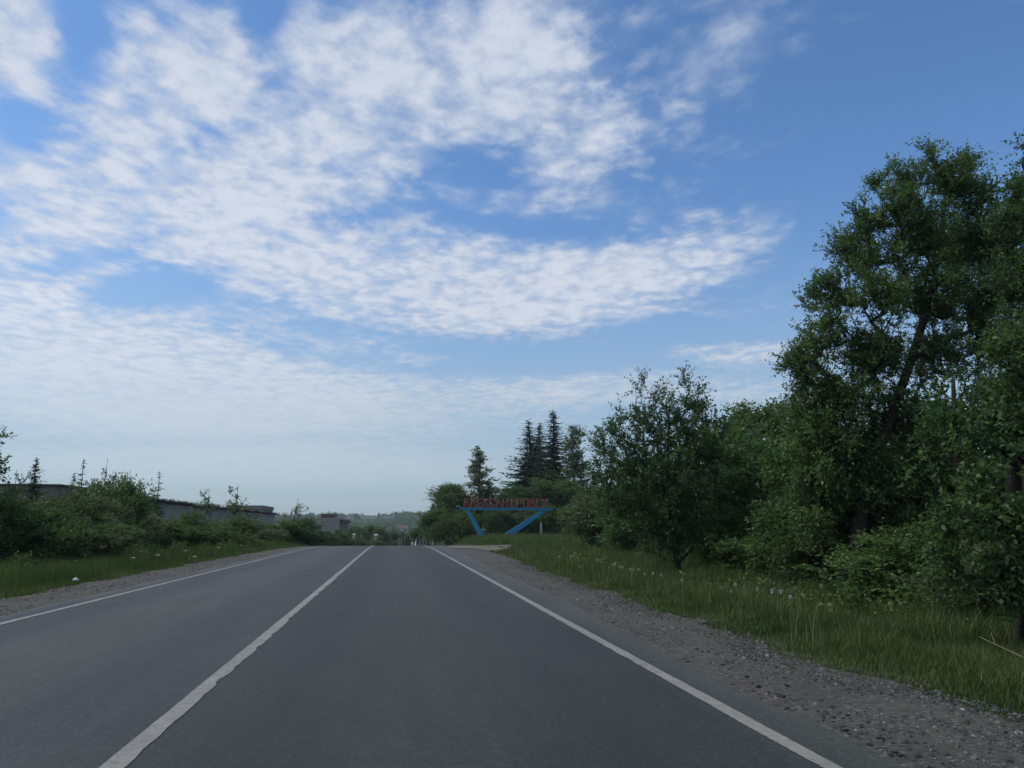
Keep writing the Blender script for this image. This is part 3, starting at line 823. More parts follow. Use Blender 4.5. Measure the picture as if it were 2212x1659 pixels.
# ------------------------------------------------------------------ left side plants
for a in [
    ('bush', 0, 20, 27.5, 1052, 190, 'big dark shrub at the left edge of the view'),
    ('bush', 1, 95, 30.5, 1062, 150, 'yellow-green shrub in front of the brown hall'),
    ('bush', 2, 180, 33.0, 1038, 150, 'tall green shrub under the bare spruce leader'),
    ('bush', 3, 248, 37.0, 1028, 120, 'tall shrub with knobbly top where the brown hall ends'),
    ('bush', 0, 130, 27.0, 1100, 150, 'low dark shrub in front row left of the tall green shrub'),
    ('bush', 2, 290, 42.0, 1075, 100, 'shrub against the near end of the grey shed'),
    ('bush', 1, 345, 45.0, 1118, 90, 'low yellow-green shrub around the dark young spruce'),
    ('bush', 3, 400, 52.0, 1103, 58, 'rounded dark shrub in front of the middle of the grey shed'),
    ('bush', 0, 445, 52.0, 1131, 90, 'low shrub right of the rounded dark one before the shed'),
    ('bush', 1, 505, 56.0, 1113, 74, 'pale shrub before the shed, under the young birch on its skyline'),
    ('bush', 2, 560, 60.0, 1132, 84, 'low shrub before the far end of the grey shed'),
    ('bush', 0, 612, 64.0, 1122, 74, 'green shrub under the airy birch between shed and brick building'),
    ('bush', 3, 666, 66.0, 1119, 66, 'rounded dark green shrub left of the brick building'),
    ('bush', 1, 470, 47.0, 1138, 110, 'lowest yellowish shrub near the verge before the shed'),
    ('bush', 2, 220, 30.0, 1110, 130, 'dark low shrub in front row below the knobbly-topped one'),
    ('bush', 3, 390, 44.0, 1135, 100, 'low shrub near the verge right of the dark young spruce'),
    ('airy', 0, 636, 65.0, 1088, 66, 'airy young birch standing clear between the shed and the brick building'),
    ('airy', 1, 506, 70.0, 1050, 60, 'thin young birch tallest on the shed skyline'),
    ('airy', 2, 444, 70.0, 1058, 54, 'short young birch on the shed skyline, left of the tallest'),
    ('ysp', 1, 335, 58.0, 1020, 40, 'bare-tipped young spruce poking above the near end of the shed'),
    ('ysp', 2, 337, 46.0, 1072, 52, 'dark bushy young spruce in front of the grey shed'),
    ('ysp', 1, 167, 36.0, 994, 44, 'bare spruce leader standing highest above the left shrubs'),
    ('ysp', 0, 150, 36.5, 1022, 44, 'small spruce just left of the bare spruce leader'),
    ('ysp', 2, 62, 34.0, 990, 62, 'small cone-shaped pine above the brown hall roof line'),
    ('airy', 1, 22, 29.0, 1018, 60, 'sapling with thin leaves beside the cone-shaped pine'),
    ('airy', 0, 218, 36.0, 1012, 56, 'sapling rising over the shrubs at the right end of the brown hall'),
    ('airy', 2, 268, 39.0, 1022, 56, 'sapling at the right end of the tall left shrubs, over the shed corner'),
]:
    stand(*a[:6], a[6])
# branch reaching into the view from a tree standing just outside it on the left
b6 = np.array([at(-95, 1138, 26)[0], 26.0, -.2])
lob = [pb(-60, 990, 60, 26), pb(-10, 950, 20, 26, w=2), pb(-14, 1012, 24, 26, w=2), pb(-90, 930, 60, 26), pb(-110, 1040, 80, 26), pb(12, 946, 9, 26, w=9)]
lt = deciduous('outer_tree', local(lob, b6), (0, 0, 0), tuple(at(-90, 920, 26) - b6), 120, 5, 6, .35, .12, .08, 25, r_tip=.008, shell=.3)
plant_obj('deciduous_tree', lt, tuple(b6), 'tree cut by the left edge, thin twigs reaching into the sky', 'tree')

# ------------------------------------------------------------------ masses: undergrowth, thicket behind the rows, hill forest
def mass(name, blobs, per_m2, ls, mat, seed, tb=0.0, shade=.16):
    rng = np.random.default_rng(seed)
    P_ = []; T_ = []
    for b in blobs:
        area = 4 * math.pi * ((b[3] * b[4] + b[3] * b[5] + b[4] * b[5]) / 3)
        n = max(12, int(area * per_m2))
        d = unit(rng.normal(size=(n, 3))); d[:, 2] = np.where(d[:, 2] < -.3, -d[:, 2], d[:, 2])
        q = .72 + .38 * rng.random(n)
        lump = 1 + .12 * np.sin(d[:, 0] * 7 + b[0]) * np.sin(d[:, 2] * 8 + b[1]) + .08 * np.sin(d[:, 1] * 13)
        P_.append(np.array(b[:3]) + d * np.array(b[3:6]) * (q * lump)[:, None])
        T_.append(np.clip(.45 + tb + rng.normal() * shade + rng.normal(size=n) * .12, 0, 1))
    P_ = np.concatenate(P_); T_ = np.concatenate(T_); n = len(P_)
    V = leaf_quads(P_, unit(rng.normal(size=(n, 3))), ls * (.6 + .8 * rng.random(n)), rng, .6, .5)
    o = link(name, quads_mesh(name, V, M[mat], np.repeat(T_, 4)))
    prop(o, kind='stuff')
    return o
rg = np.random.default_rng(31)
bl = []
for i in range(300):      # deep thicket behind the right-hand row
    Y = 24 + 88 * rg.random() ** .8; X = 12.5 + (Y - 24) * .13 + 28 * rg.random() ** 1.2
    if Y > 55: X += 3
    h = (3.6 + 2.2 * rg.random()) * (1 if Y > 40 else .95); r = 1.3 + .8 * rg.random()
    if Y > 78 and X < 24: continue
    g = float(hgt(X, Y))
    for zz in np.arange(.7, h, 1.3): bl.append((X + rg.normal() * .5, Y + rg.normal() * .5, g + zz, r, r, 1.1))
for i in range(70):  # unseen growth beside and behind the camera, added to darken the near right verge
    Y = -22 + 30 * rg.random(); X = 10.5 + 9 * rg.random(); h = 5 + 3 * rg.random(); g = float(hgt(X, Y))
    for zz in np.arange(.8, h, 1.5): bl.append((X + rg.normal() * .4, Y + rg.normal() * .4, g + zz, 1.5, 1.5, 1.2))
prop(mass('thicket', bl, 7.0, .34, 'leaf', 1, -.08), 'dense green thicket filling the space behind the right-hand trees, plus unseen growth added beside the camera to shade the verge', 'thicket')
bl = []
for i in range(120):
    Y = 10 + 26 * rg.random(); X = 8.8 + (Y - 10) * .10 + 12 * rg.random()
    g = float(hgt(X, Y)); r = .5 + .5 * rg.random()
    bl.append((X, Y, g + .3 * r, r, r, r * .9))
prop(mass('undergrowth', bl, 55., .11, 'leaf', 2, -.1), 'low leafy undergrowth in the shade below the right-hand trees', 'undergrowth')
bl = []
for i in range(140):
    Y = 26 + 42 * rg.random(); X = -(12.0 + 9 * rg.random()) - (2 if Y < 40 else 0)
    g = float(hgt(X, Y)); r = .6 + .5 * rg.random()
    bl.append((X, Y, g + .6 * r, r, r, r * 1.1))
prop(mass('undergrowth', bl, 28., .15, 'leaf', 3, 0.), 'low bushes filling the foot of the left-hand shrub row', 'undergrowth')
bl = []
for i in range(420):      # valley wood below the crest, left and right of the road
    Y = 120 + 360 * rg.random(); X = rg.choice([-1, 1]) * (6 + Y * .02 + 150 * rg.random())
    if X < 0 and -42 < X < -10 and 215 < Y < 275: continue
    if X > 0: X += 14
    if -50 < X < -20 and Y < 175: continue
    g = float(hgt(X, Y)); r = 2 + 1.6 * rg.random()
    cap = at(850, 1146, Y)[2] + (.5 if X < 0 else 5)
    h = min(4 + 4 * rg.random(), max(cap - g - r, 1.0))
    bl.append((X, Y, g + h * .5, r, r, h * .55 + r * .3))
prop(mass('valley_wood', bl, 1.3, .9, 'leaf', 4, .05), 'low green wood in the dip beyond the road crest', 'wood')
bl = []
for i in range(1500):
    Y = 480 + 1000 * rg.random() ** .8; X = -330 + 760 * rg.random()
    g = float(hgt(X, Y)); r = 4 + 2.5 * rg.random(); h = 8 + 5 * rg.random()
    uu = 1106 + FPX * (np.dot([X, Y, 0], _r) / np.dot([X, Y, 0], _f))
    if 738 < uu < 858 and Y < 1400:
        h = min(h, max(1.5, (at(850, 1127 + 3.5 * rg.random(), Y)[2] - g) / 1.15))
    if 60 < X < 130 and Y > 600: h *= 1.1
    bl.append((X, Y, g + h * .45, r, r, h * .55))
prop(mass('hill_forest', bl, .22, 2.6, 'leaf', 5, -.12), 'dark wooded hillside on the skyline beyond the road', 'forest')

# valley trees one can tell apart
for a in [
    ('tree', 1, 770, 210, 1137, 46, 'bright green tree beyond the crest, left of the two others by the centre line'),
    ('tree', 0, 797, 190, 1134, 40, 'dark green tree beyond the crest straight above the end of the centre line'),
    ('tree', 1, 822, 230, 1137, 50, 'bright green tree beyond the crest, right of the centre line end'),
    ('tree', 2, 848, 260, 1146, 44, 'low tree beyond the crest below the red-roofed house'),
    ('tree', 0, 716, 150, 1144, 40, 'reddish-brown shadowed tree in front of the brick building'),
    ('tree', 1, 745, 160, 1150, 40, 'low light tree at the right corner of the brick building'),
    ('bush', 1, 767, 166, 1155.5, 34, 'low bush beyond the crest in front of the tiny white shed'),
    ('bush', 2, 809, 166, 1157.5, 44, 'low bush beyond the crest hiding the foot of the small white shed'),
    ('tree', 0, 880, 250, 1149, 40, 'dark tree beyond the crest, behind the white posts'),
    ('tree', 2, 912, 170, 1135, 44, 'tree beyond the crest where the right edge line ends'),
    ('tree', 0, 728, 1330, 1110, 17, 'round skyline tree left of the small pale apartment block'),
    ('tree', 2, 768, 1310, 1109, 17, 'round skyline tree between the two pale apartment blocks'),
    ('tree', 0, 818, 1280, 1108, 8, 'narrow dark skyline tree in front of the long apartment block'),
    ('tree', 2, 855, 1290, 1105, 10, 'tallest narrow skyline tree at the right end of the apartment blocks'),
    ('tree', 0, 868, 1290, 1111, 9, 'small skyline tree right of the tallest narrow one'),
    ('tree', 0, 675, 1250, 1119, 9, 'tiny skyline tree left of the red rooftop hut'),
]:
    stand(*a[:6], a[6])

# ------------------------------------------------------------------ buildings
def facade_mat(name, c1, c2, band=0.0, streak=0.0, scale=1.2):
    m, nt, out = nodes_mat(name)
    col = ramp(nt, noise(nt, scale, 6, .65), [(.3, c1), (.7, c2)])
    if streak:
        s = ramp(nt, noise(nt, 1.2, 6, .75, (1.4, 1.4, .10)), [(.32, (.45, .46, .47)), (.52, (.98, .98, .98)), (.74, (1.3, 1.3, 1.28))])
        col = mixc(nt, streak, col, mixc(nt, 1., col, s, 'MULTIPLY'))
    p = N(nt, 'ShaderNodeBsdfPrincipled'); nt.links.new(col, p.inputs['Base Color']); p.inputs['Roughness'].default_value = .9
    p.inputs['Specular IOR Level'].default_value = .2
    nt.links.new(p.outputs[0], out.inputs[0])
    return m
M['shed_wall'] = facade_mat('weathered_panel', (.24, .24, .225), (.34, .34, .315), streak=1.0)
M['roof_felt'] = facade_mat('roof_felt', (.045, .046, .043), (.115, .115, .105), scale=2.5)
M['roof_dark'] = surf('dark_roof', (.03, .03, .03), (.06, .06, .058), 3, .9)
M['hall_wall'] = facade_mat('brown_cladding', (.125, .108, .096), (.17, .148, .13), streak=.5)
M['brick_pale'] = facade_mat('pale_masonry', (.24, .235, .205), (.32, .31, .275), streak=.3)
M['brick_joint'] = facade_mat('dark_mortar', (.15, .146, .13), (.20, .195, .175))  # darker mortar showing between the pale courses
M['brick_red'] = facade_mat('dark_red_brick', (.075, .045, .042), (.10, .06, .054))
M['brick_tan'] = facade_mat('tan_parapet', (.17, .15, .13), (.22, .2, .175), streak=.4)
M['block'] = facade_mat('apartment_panel', (.42, .40, .37), (.55, .53, .49), scale=.2)
M['glass'] = surf('dark_window', (.03, .035, .04), (.06, .065, .07), 4, .15, spec=.6)
M['white'] = surf('white_paint', (.55, .55, .54), (.75, .75, .73), 2, .7)
M['conc'] = surf('concrete', (.20, .205, .20), (.34, .34, .33), 5, .85, .3, 40)
M['redroof'] = surf('red_sheet_roof', (.12, .060, .064), (.17, .085, .09), .5, .6)
M['pinkwall'] = surf('pale_house_wall', (.30, .24, .22), (.42, .34, .31), .3, .8)
M['blue'] = surf('blue_paint', (.014, .18, .32), (.030, .24, .41), 2.2, .55, .1, 30, lo=.25, hi=.75)
M['rust'] = surf('red_brown_paint', (.29, .080, .062), (.38, .13, .10), 3, .7)

# grey shed: concrete wall panels, uneven roof slabs, parapet at the far end
SX = -24.0
sh = empty('storage_shed', (SX, 72, -.8)); prop(sh, 'long low grey shed with streaked panel wall and ragged roof edge, behind the left shrubs', 'shed')
zt0 = 4.02 + .8
mb = MB(); mb.box(-12, -.36, 0, 94, 0, zt0 - .35); link('wall', mb.mesh('wall', M['shed_wall']), sh)
pr = np.random.default_rng(8)
pm = []
for k in range(5):
    mb = MB(); mb.box(-.18, 0, .02, 3.08, 0, 1); pm.append(mb.mesh('wall_panel', M['shed_wall']))
for i in range(30):
    o = link('wall_panel', pm[i % 5], sh, (-.14 + pr.normal() * .02, i * 3.12, 0), sc=(1, 1, zt0 - .32 + pr.normal() * .015))
for i in range(38):
    L = 2.48; mb = MB()
    a, b, c, d = (pr.normal(size=4) * .055)
    ov = .55 + pr.normal() * .13
    if i == 30 or i == 37: ov += .25
    y0 = i * 2.48 - .2; y1 = y0 + L * (.97 + pr.normal() * .015)
    z0 = -.02 + (pr.random() < .2) * -.09
    t = .12
    mb.hexa([(-2.5, y0, .02 + c), (ov, y0, z0 + a), (ov + pr.normal() * .08, y1, z0 + b), (-2.5, y1, .02 + d), (-2.5, y0, .02 + c + t), (ov, y0, z0 + a + t), (ov, y1, z0 + b + t), (-2.5, y1, .02 + d + t)])
    link('roof_slab', mb.mesh('roof_slab', M['roof_felt']), sh, (0, 0, zt0 - .12))
mb = MB(); mb.box(-12, -2.4, -.2, 94, zt0 - .3, zt0 + .02); link('roof', mb.mesh('roof', M['roof_dark']), sh)
mb = MB(); mb.box(-7, -.6, 66, 93.6, zt0 + .02, zt0 + .52); mb.box(-7, -.45, 80, 93.9, zt0 + .52, zt0 + 1.12); link('parapet', mb.mesh('parapet', M['brick_tan']), sh)
mb = MB(); mb.box(-7.05, -.40, 79.9, 94.0, zt0 + 1.123, zt0 + 1.2); link('coping', mb.mesh('coping', M['roof_dark']), sh)
# moss, debris and weeds along the roof edge
V = []; T = []
n = 2600
y = pr.random(n) * 84; x = -.1 - 1.4 * pr.random(n)
clump = np.interp(y, np.arange(0, 86, 1.7), pr.random(51) ** 2.0)
pos = np.stack([x, y, np.full(n, zt0 + .02) + .42 * clump * pr.random(n)], 1)
V = leaf_quads(pos, unit(pr.normal(size=(n, 3)) * .5 + [0, 0, .9]), .12 + .30 * clump * pr.random(n), pr, .35, .2)
o = link('roof_weeds', quads_mesh('roof_weeds', V, M['leaf_birch'], np.repeat(np.clip(.3 + pr.normal(size=n) * .2, 0, 1), 4)), sh); o['kind'] = 'stuff'

# brown hall left of it
hz_ = float(at(100, 1043, 66)[2])
ha = empty('brown_hall', (-26.2, 66, -.6)); prop(ha, 'flat-roofed brown hall behind the shrubs at far left', 'building')
mb = MB(); mb.box(-40, 0, .1, 5.6, 0, hz_ + .6 - .1); link('wall', mb.mesh('wall', M['hall_wall']), ha)
hp = MB(); hp.box(0.03, 2.97, -.02, .098, 0, hz_ + .6 - .25); hp = hp.mesh('wall_panel', M['hall_wall'])
for i in range(13): link('wall_panel', hp, ha, (-3.05 * (i + 1) + .02, -.0 - .008 * (i % 3), 0))
mb = MB(); mb.box(-40.1, .12, -.15, 5.7, hz_ + .6 - .24, hz_ + .6 - .1); link('roof', mb.mesh('roof', M['roof_dark']), ha)

# pale brick building beyond the crest
x0 = float(at(676, 1138, 220)[0]); x1 = float(at(733, 1138, 220)[0]); zt = float(at(700, 1122, 220)[2]); zb = -8.0
bb = empty('brick_building', (x0, 220, zb)); prop(bb, 'pale brick building with red rooftop hut beyond the road crest', 'building')
Wd = x1 - x0; Hh = zt - zb; Dp = 45
mb = MB(); mb.box(.06, Wd - .06, .06, Dp, 0, Hh); link('wall', mb.mesh('wall', M['brick_joint']), bb)
cm = MB(); cm.box(0, Wd, -.05, .09, 0, .50); cm = cm.mesh('masonry_course', M['brick_pale'])
for i in range(int(Hh / .62)):
    link('masonry_course', cm, bb, ((i % 2) * .02, -.0 - .015 * (i % 3), Hh - .62 * (i + 1)))
mb = MB(); mb.box(-.15, Wd + .15, -.15, Dp + .1, Hh + .003, Hh + .4); link('parapet', mb.mesh('parapet', M['brick_pale']), bb)
mb = MB(); mb.box(Wd - .05, Wd + .75, 1.5, Dp + .3, Hh - .75, Hh - .02); link('eave', mb.mesh('eave', M['roof_dark']), bb)
wmh = MB(); wmh.box(Wd - .1, Wd + .04, 0, 3.6, 0, 2.3); wmh = wmh.mesh('window', M['glass'])
fr = MB(); fr.box(Wd + .0, Wd + .12, -.12, .12, -.1, 2.4); fr.box(Wd + .0, Wd + .12, 1.75, 1.87, -.1, 2.4); fr.box(Wd, Wd + .14, -.1, 3.7, 2.3, 2.45); fr.box(Wd, Wd + .16, -.1, 3.7, -.2, -.02); fr = fr.mesh('window_frame', M['conc'])
for j, zz in enumerate((Hh - 3.6, Hh - 7.0)):
    for i in range(7):
        w_ = link('window', wmh, bb, (0, 3 + i * 5.8, zz)); link('window_frame', fr, w_)
hu0, hu1 = float(at(693, 1138, 225)[0]) - x0, float(at(719, 1138, 225)[0]) - x0
mb = MB(); mb.box(hu0, hu1, 5, 12, Hh + .4, Hh + 1.35); hut = link('roof_hut', mb.mesh('roof_hut', M['brick_red']), bb)
mb = MB(); mb.box(hu0 - .15, hu1 + .9, 4.8, 12.2, Hh + 1.353, Hh + 1.48); link('roof', mb.mesh('roof', M['roof_dark']), hut)
mb = MB(); mb.box(hu1 + .003, hu1 + .75, 5.4, 11.5, Hh + .4, Hh + 1.35); link('side_wall', mb.mesh('side_wall', M['brick_tan']), hut)

# apartment blocks on the hill
def block(u0, u1, v0, v1, Y, storeys, bays, label):
    a = at(u0, v0, Y); b = at(u1, v0, Y); z0 = at(u0, v1, Y)[2]
    o = empty('apartment_block', (float(a[0]), Y, float(z0))); prop(o, label, 'apartment block')
    Wd = float(b[0] - a[0]); H = float(a[2] - z0)
    mb = MB(); mb.box(0, Wd, 0, 12, 0, H); link('wall', mb.mesh('wall', M['block']), o)
    mb = MB(); mb.box(-.3, Wd + .3, -.3, 12.3, H + .003, H + .5); link('roof', mb.mesh('roof', M['roof_dark']), o)
    sw = Wd / bays; shh = H / storeys
    wm_ = MB(); wm_.box(0, sw * .5, -.12, .05, 0, shh * .55); wm_ = wm_.mesh('window', M['glass'])
    for j in range(storeys):
        for i in range(bays): link('window', wm_, o, (sw * (i + .25), 0, shh * (j + .25)))
    mb = MB()
    for i in range(0, bays, 3): mb.box(sw * i + sw * .78, sw * i + sw * .98, -.9, -.003, H * .08, H * .93)
    link('balcony', mb.mesh('balcony', M['white']), o)
    return o
block(742, 761, 1116, 1128, 1360, 4, 6, 'small pale apartment block on the skyline, right of the round tree')
block(777, 824, 1114, 1126, 1380, 5, 14, 'long pale apartment block on the skyline above the centre line')
block(828, 853, 1115, 1129, 1340, 5, 8, 'pale apartment block stepping down at the right end of the row')
# red-roofed house on the slope
Y = 620; a = at(859, 1147, Y); b = at(881, 1135, Y)
o = empty('hillside_house', (float(a[0]), Y, float(a[2]))); prop(o, 'pink-walled house with red roof on the wooded slope', 'house')
Wd = float(b[0] - a[0]); H = float(b[2] - a[2])
mb = MB(); mb.box(0, Wd, 0, 7, -6, H * .55); link('wall', mb.mesh('wall', M['pinkwall']), o)
mb = MB(); mb.v = [(-.4, -.5, H * .53), (Wd + .4, -.5, H * .53), (Wd + .4, 7.5, H * .53), (-.4, 7.5, H * .53), (-.2, 3.5, H), (Wd + .2, 3.5, H)]
mb.f = [[0, 1, 5, 4], [2, 3, 4, 5], [0, 4, 3], [1, 2, 5], [0, 3, 2, 1]]; link('roof', mb.mesh('roof', M['redroof']), o)
wm_ = MB(); wm_.box(0, .8, -.1, .05, 0, .9); wm_ = wm_.mesh('window', M['glass'])
for i in range(4): link('window', wm_, o, (Wd * (.12 + .22 * i), 0, H * .15))
mb = MB(); mb.box(Wd * .42, Wd * .85, -2.5, -.003, -3, H * .12); link('porch', mb.mesh('porch', M['white']), o)
# small white sheds glimpsed between the valley trees
def small_shed(u, v, Y, w, h, label):
    a = at(u, v, Y)
    o = empty('white_shed', (float(a[0]), Y, float(a[2]))); prop(o, label, 'shed')
    mb = MB(); mb.box(-w / 2, w / 2, 0, 3, -5.6, h); link('wall', mb.mesh('wall', M['white']), o)
    mb = MB(); mb.v = [(-w / 2 - .04, -.3, h - .05), (w / 2 + .04, -.3, h - .05), (w / 2 + .04, 3.3, h - .05), (-w / 2 - .04, 3.3, h - .05), (-w / 2 - .04, 1.5, h + .3), (w / 2 + .04, 1.5, h + .3)]
    mb.f = [[0, 1, 5, 4], [2, 3, 4, 5], [0, 4, 3], [1, 2, 5], [0, 3, 2, 1]]; link('roof', mb.mesh('roof', M['conc']), o)
small_shed(764, 1156, 178, .4, .1, 'tiny white shed peeping out below the bright green trees, left')
small_shed(812, 1157.5, 178, .8, .1, 'small white shed between the dark and bright trees beyond the crest')

# ------------------------------------------------------------------ the town sign
SY = 92.0
def sz(x, y):                                # seen position -> (X, Z) in the sign's plane
    p = at((1120 + x / 7.373) * .86406, (1220 + y / 7.373) * .86406, SY)
    return float(p[0]), float(p[2])
X0, Zt = sz(200, 368); X1, _ = sz(1940, 368); _, Zb = sz(600, 405)
sg = empty('town_sign', ((X0 + X1) / 2, SY, 0)); OX = (X0 + X1) / 2
prop(sg, 'red openwork letters on a blue beam with two slanting blue legs', 'town sign')
mb = MB()
mb.hexa([(X0 + .35 - OX, -.22, Zb), (X1 - .3 - OX, -.22, Zb), (X1 - .3 - OX, .22, Zb), (X0 + .35 - OX, .22, Zb), (X0 - OX, -.22, Zt), (X1 - OX, -.22, Zt), (X1 - OX, .22, Zt), (X0 - OX, .22, Zt)])
link('beam', mb.mesh('beam', M['blue']), sg)
mb = MB()
mb.box(X0 + .1 - OX, X1 - .1 - OX, -.27, .27, Zt + .003, Zt + .05)
link('beam_plate', mb.mesh('beam_plate', M['blue']), sg)
def arm(a, b, c, d):
    """four corners top-left, top-right, bottom-left, bottom-right as seen; a real box section"""
    (ax, az_), (bx_, bz), (cx, cz), (dx_, dz_) = (sz(*q) for q in (a, b, c, d))
    cz = dz_ = min(cz, dz_) - .25
    t0, t1 = .14, .24
    mb = MB()
    mb.hexa([(cx - OX, -t1, cz), (dx_ - OX, -t1, dz_), (dx_ - OX, t1, dz_), (cx - OX, t1, cz), (ax - OX, -t0, Zb - .003), (bx_ - OX, -t0, Zb - .003), (bx_ - OX, t0, Zb - .003), (ax - OX, t0, Zb - .003)])
    link('leg', mb.mesh('leg', M['blue']), sg)
arm((322, 405), (388, 405), (598, 905), (716, 905))
arm((1712, 405), (1835, 405), (880, 905), (1085, 905))
LET = {
    'А': [((0, 0), (.34, 1)), ((.34, 1), (.9, 0)), ((.12, .3), (.74, .3))],
    'Л': [((0, 0), (.36, 1)), ((.36, 1), (.9, 0))],
    'Е': [((0, 0), (0, 1)), ((0, 1), (.9, 1)), ((0, .5), (.75, .5)), ((0, 0), (.9, 0))],
    'К': [((0, 0), (0, 1)), ((0, .42), (.85, 1)), ((.2, .55), (.9, 0))],
    'С': [((0, 0), (0, 1)), ((0, 1), (.9, 1)), ((0, 0), (.9, 0)), ((.9, 1), (.9, .78)), ((.9, 0), (.9, .2))],
    'Н': [((0, 0), (0, 1)), ((.85, 0), (.85, 1)), ((0, .5), (.85, .5))],
    'Д': [((.12, .12), (.42, 1)), ((.42, 1), (.82, .12)), ((0, .06), (.95, .06)), ((0, .06), (0, -.04)), ((.95, .06), (.95, -.04))],
    'Р': [((0, 0), (0, 1)), ((0, 1), (.82, 1)), ((.82, 1), (.82, .42)), ((0, .42), (.82, .42))],
    'О': [((0, 0), (0, 1)), ((0, 1), (.82, 1)), ((.82, 1), (.82, 0)), ((0, 0), (.82, 0))],
    'В': [((0, 0), (0, 1)), ((0, 1), (.7, 1)), ((.7, 1), (.74, .55)), ((0, .52), (.82, .52)), ((.84, .5), (.84, 0)), ((0, 0), (.84, 0))],
}
lx0 = [290, 410, 532, 650, 772, 888, 1008, 1138, 1270, 1392, 1512, 1634, 1752]
_, zl0 = sz(0, 352); _, zl1 = sz(0, 198)
zl0 = Zt + .06
for ch, px in zip('АЛЕКСАНДРОВСК', lx0):
    mb = MB(); w = .60; h = zl1 - zl0 - .08
    for (p, q) in LET[ch]:
        a = np.array([p[0] * w, p[1] * h + .07]); b = np.array([q[0] * w, q[1] * h + .07])
        d = (b - a) / (np.linalg.norm(b - a) + 1e-9); s = np.array([-d[1], d[0]])
        a = a - d * .055; b = b + d * .055
        hw = .062
        for lo_, hi_, y0, y1 in ((-hw, -hw + .05, -.16, .12), (hw - .05, hw, -.16, .12), (-hw + .05, hw - .05, .04, .085)):
            c = [a + s * lo_, b + s * lo_, b + s * hi_, a + s * hi_]
            mb.hexa([(c[0][0], y0, c[0][1]), (c[1][0], y0, c[1][1]), (c[1][0], y1, c[1][1]), (c[0][0], y1, c[0][1]), (c[3][0], y0, c[3][1]), (c[2][0], y0, c[2][1]), (c[2][0], y1, c[2][1]), (c[3][0], y1, c[3][1])])
    link('letter', mb.mesh('letter', M['rust']), sg, (sz(px, 350)[0] - OX + .04, pr.normal() * .015, zl0))
# concrete post
p = at(1169, 1138, 90); zt = float(at(1169, 1130, 90)[2])
po = MB(); po.hexa([(-.13, -.11, -.5), (.13, -.11, -.5), (.13, .11, -.5), (-.13, .11, -.5), (-.11, -.09, zt), (.11, -.09, zt), (.11, .09, zt), (-.11, .09, zt)])
po.hexa([(-.11, -.09, zt), (.11, -.09, zt), (.11, .09, zt), (-.11, .09, zt), (-.07, -.05, zt + .06), (.07, -.05, zt + .06), (.07, .05, zt + .06), (-.07, .05, zt + .06)])
po.box(-.035, .035, -.125, -.105, zt - .9, zt - .3)
prop(link('concrete_post', po.mesh('concrete_post', M['conc']), None, (float(p[0]), 90, 0)), 'square grey concrete post standing in grass right of the sign', 'post')

# roadside posts beyond the crest
def marker(u, v_top, Y, w, label, tall=0.0, mat='white', name='marker_post', cat='marker post', group=None):
    p = at(u, v_top, Y); g = float(hgt(p[0], Y)); h = float(p[2]) - g
    o = empty(name, (float(p[0]), Y, g)); prop(o, label, cat, group)
    mb = MB(); mb.tube([(0, 0, -.2), (0, 0, h * .93), (0, 0, h * .98), (0, 0, h)], [w * .5, w * .48, w * .36, w * .12], 8); link('shaft', mb.mesh('shaft', M[mat], True), o)
    if tall:
        mb = MB(); mb.tube([(0, 0, h * .5), (0, 0, h * .6), (0, 0, h * .8)], [w * .9, w * .95, w * .4], 8); link('collar', mb.mesh('collar', M[mat], True), o)
    return o
marker(891, 1170.5, 108, .22, 'left rounded white post at the right road edge beyond the crest')
marker(898, 1169.5, 106, .20, 'right white post, wider at its middle, beyond the crest', 1.0)
for u, vt, Y, lab in ((862, 1162, 175, 'leftmost thin grey pole beyond the crest'), (867, 1163, 170, 'thin grey pole second from left beyond the crest'),
                      (899.5, 1162, 130, 'thin grey pole rising directly behind the white posts'), (908, 1165, 128, 'thin grey pole just left of the edge line end'),
                      (914, 1164, 122, 'thin grey pole above the edge line end'), (920, 1163, 118, 'rightmost thin grey pole beyond the crest')):
    p = at(u, vt, Y); g = float(hgt(p[0], Y)); mb = MB(); mb.tube([(0, 0, -.3), (0, 0, float(p[2]) - g)], [.10, .08], 6); mb.box(-.09, .09, -.09, .09, float(p[2]) - g, float(p[2]) - g + .05)
    prop(link('pole', mb.mesh('pole', M['conc']), None, (float(p[0]), Y, g)), lab, 'pole')

# ------------------------------------------------------------------ grass
def blades(X, Y, H, Wd, rng, tint, lean=.35, seg2=True):
    n = len(X)
    Z = hgt(X, Y) - .03
    a = rng.random(n) * 6.283; L = lean * (.3 + rng.random(n)) * H
    dx_, dy_ = np.cos(a) * L, np.sin(a) * L
    b = rng.random(n) * 6.283; wx, wy = np.cos(b) * Wd / 2, np.sin(b) * Wd / 2
    p = np.stack([X, Y, Z], 1)
    w = np.stack([wx, wy, np.zeros(n)], 1)
    tip = p + np.stack([dx_, dy_, H], 1)
    if not seg2:
        V = np.stack([p - w, p + w, tip], 1).reshape(-1, 3)
        return V, [np.arange(3 * n).reshape(n, 3)], np.repeat(tint, 3)
    md = p + np.stack([dx_ * .3, dy_ * .3, H * .6], 1)
    V = np.stack([p - w, p + w, md + w * .75, md - w * .75, tip], 1).reshape(-1, 3)
    q = np.arange(n)[:, None] * 5
    return V, [q + np.array([[0, 1, 2, 3]]), q + np.array([[3, 2, 4]])], np.repeat(tint, 5)
def patch_noise(X, Y, s=1.0):
    return (np.sin(X * 1.7 * s + 2.1 * np.sin(Y * .9 * s)) + np.sin(Y * 1.3 * s + 1.7 * np.sin(X * 1.1 * s)) + np.sin((X + Y) * 3.1 * s)) / 3
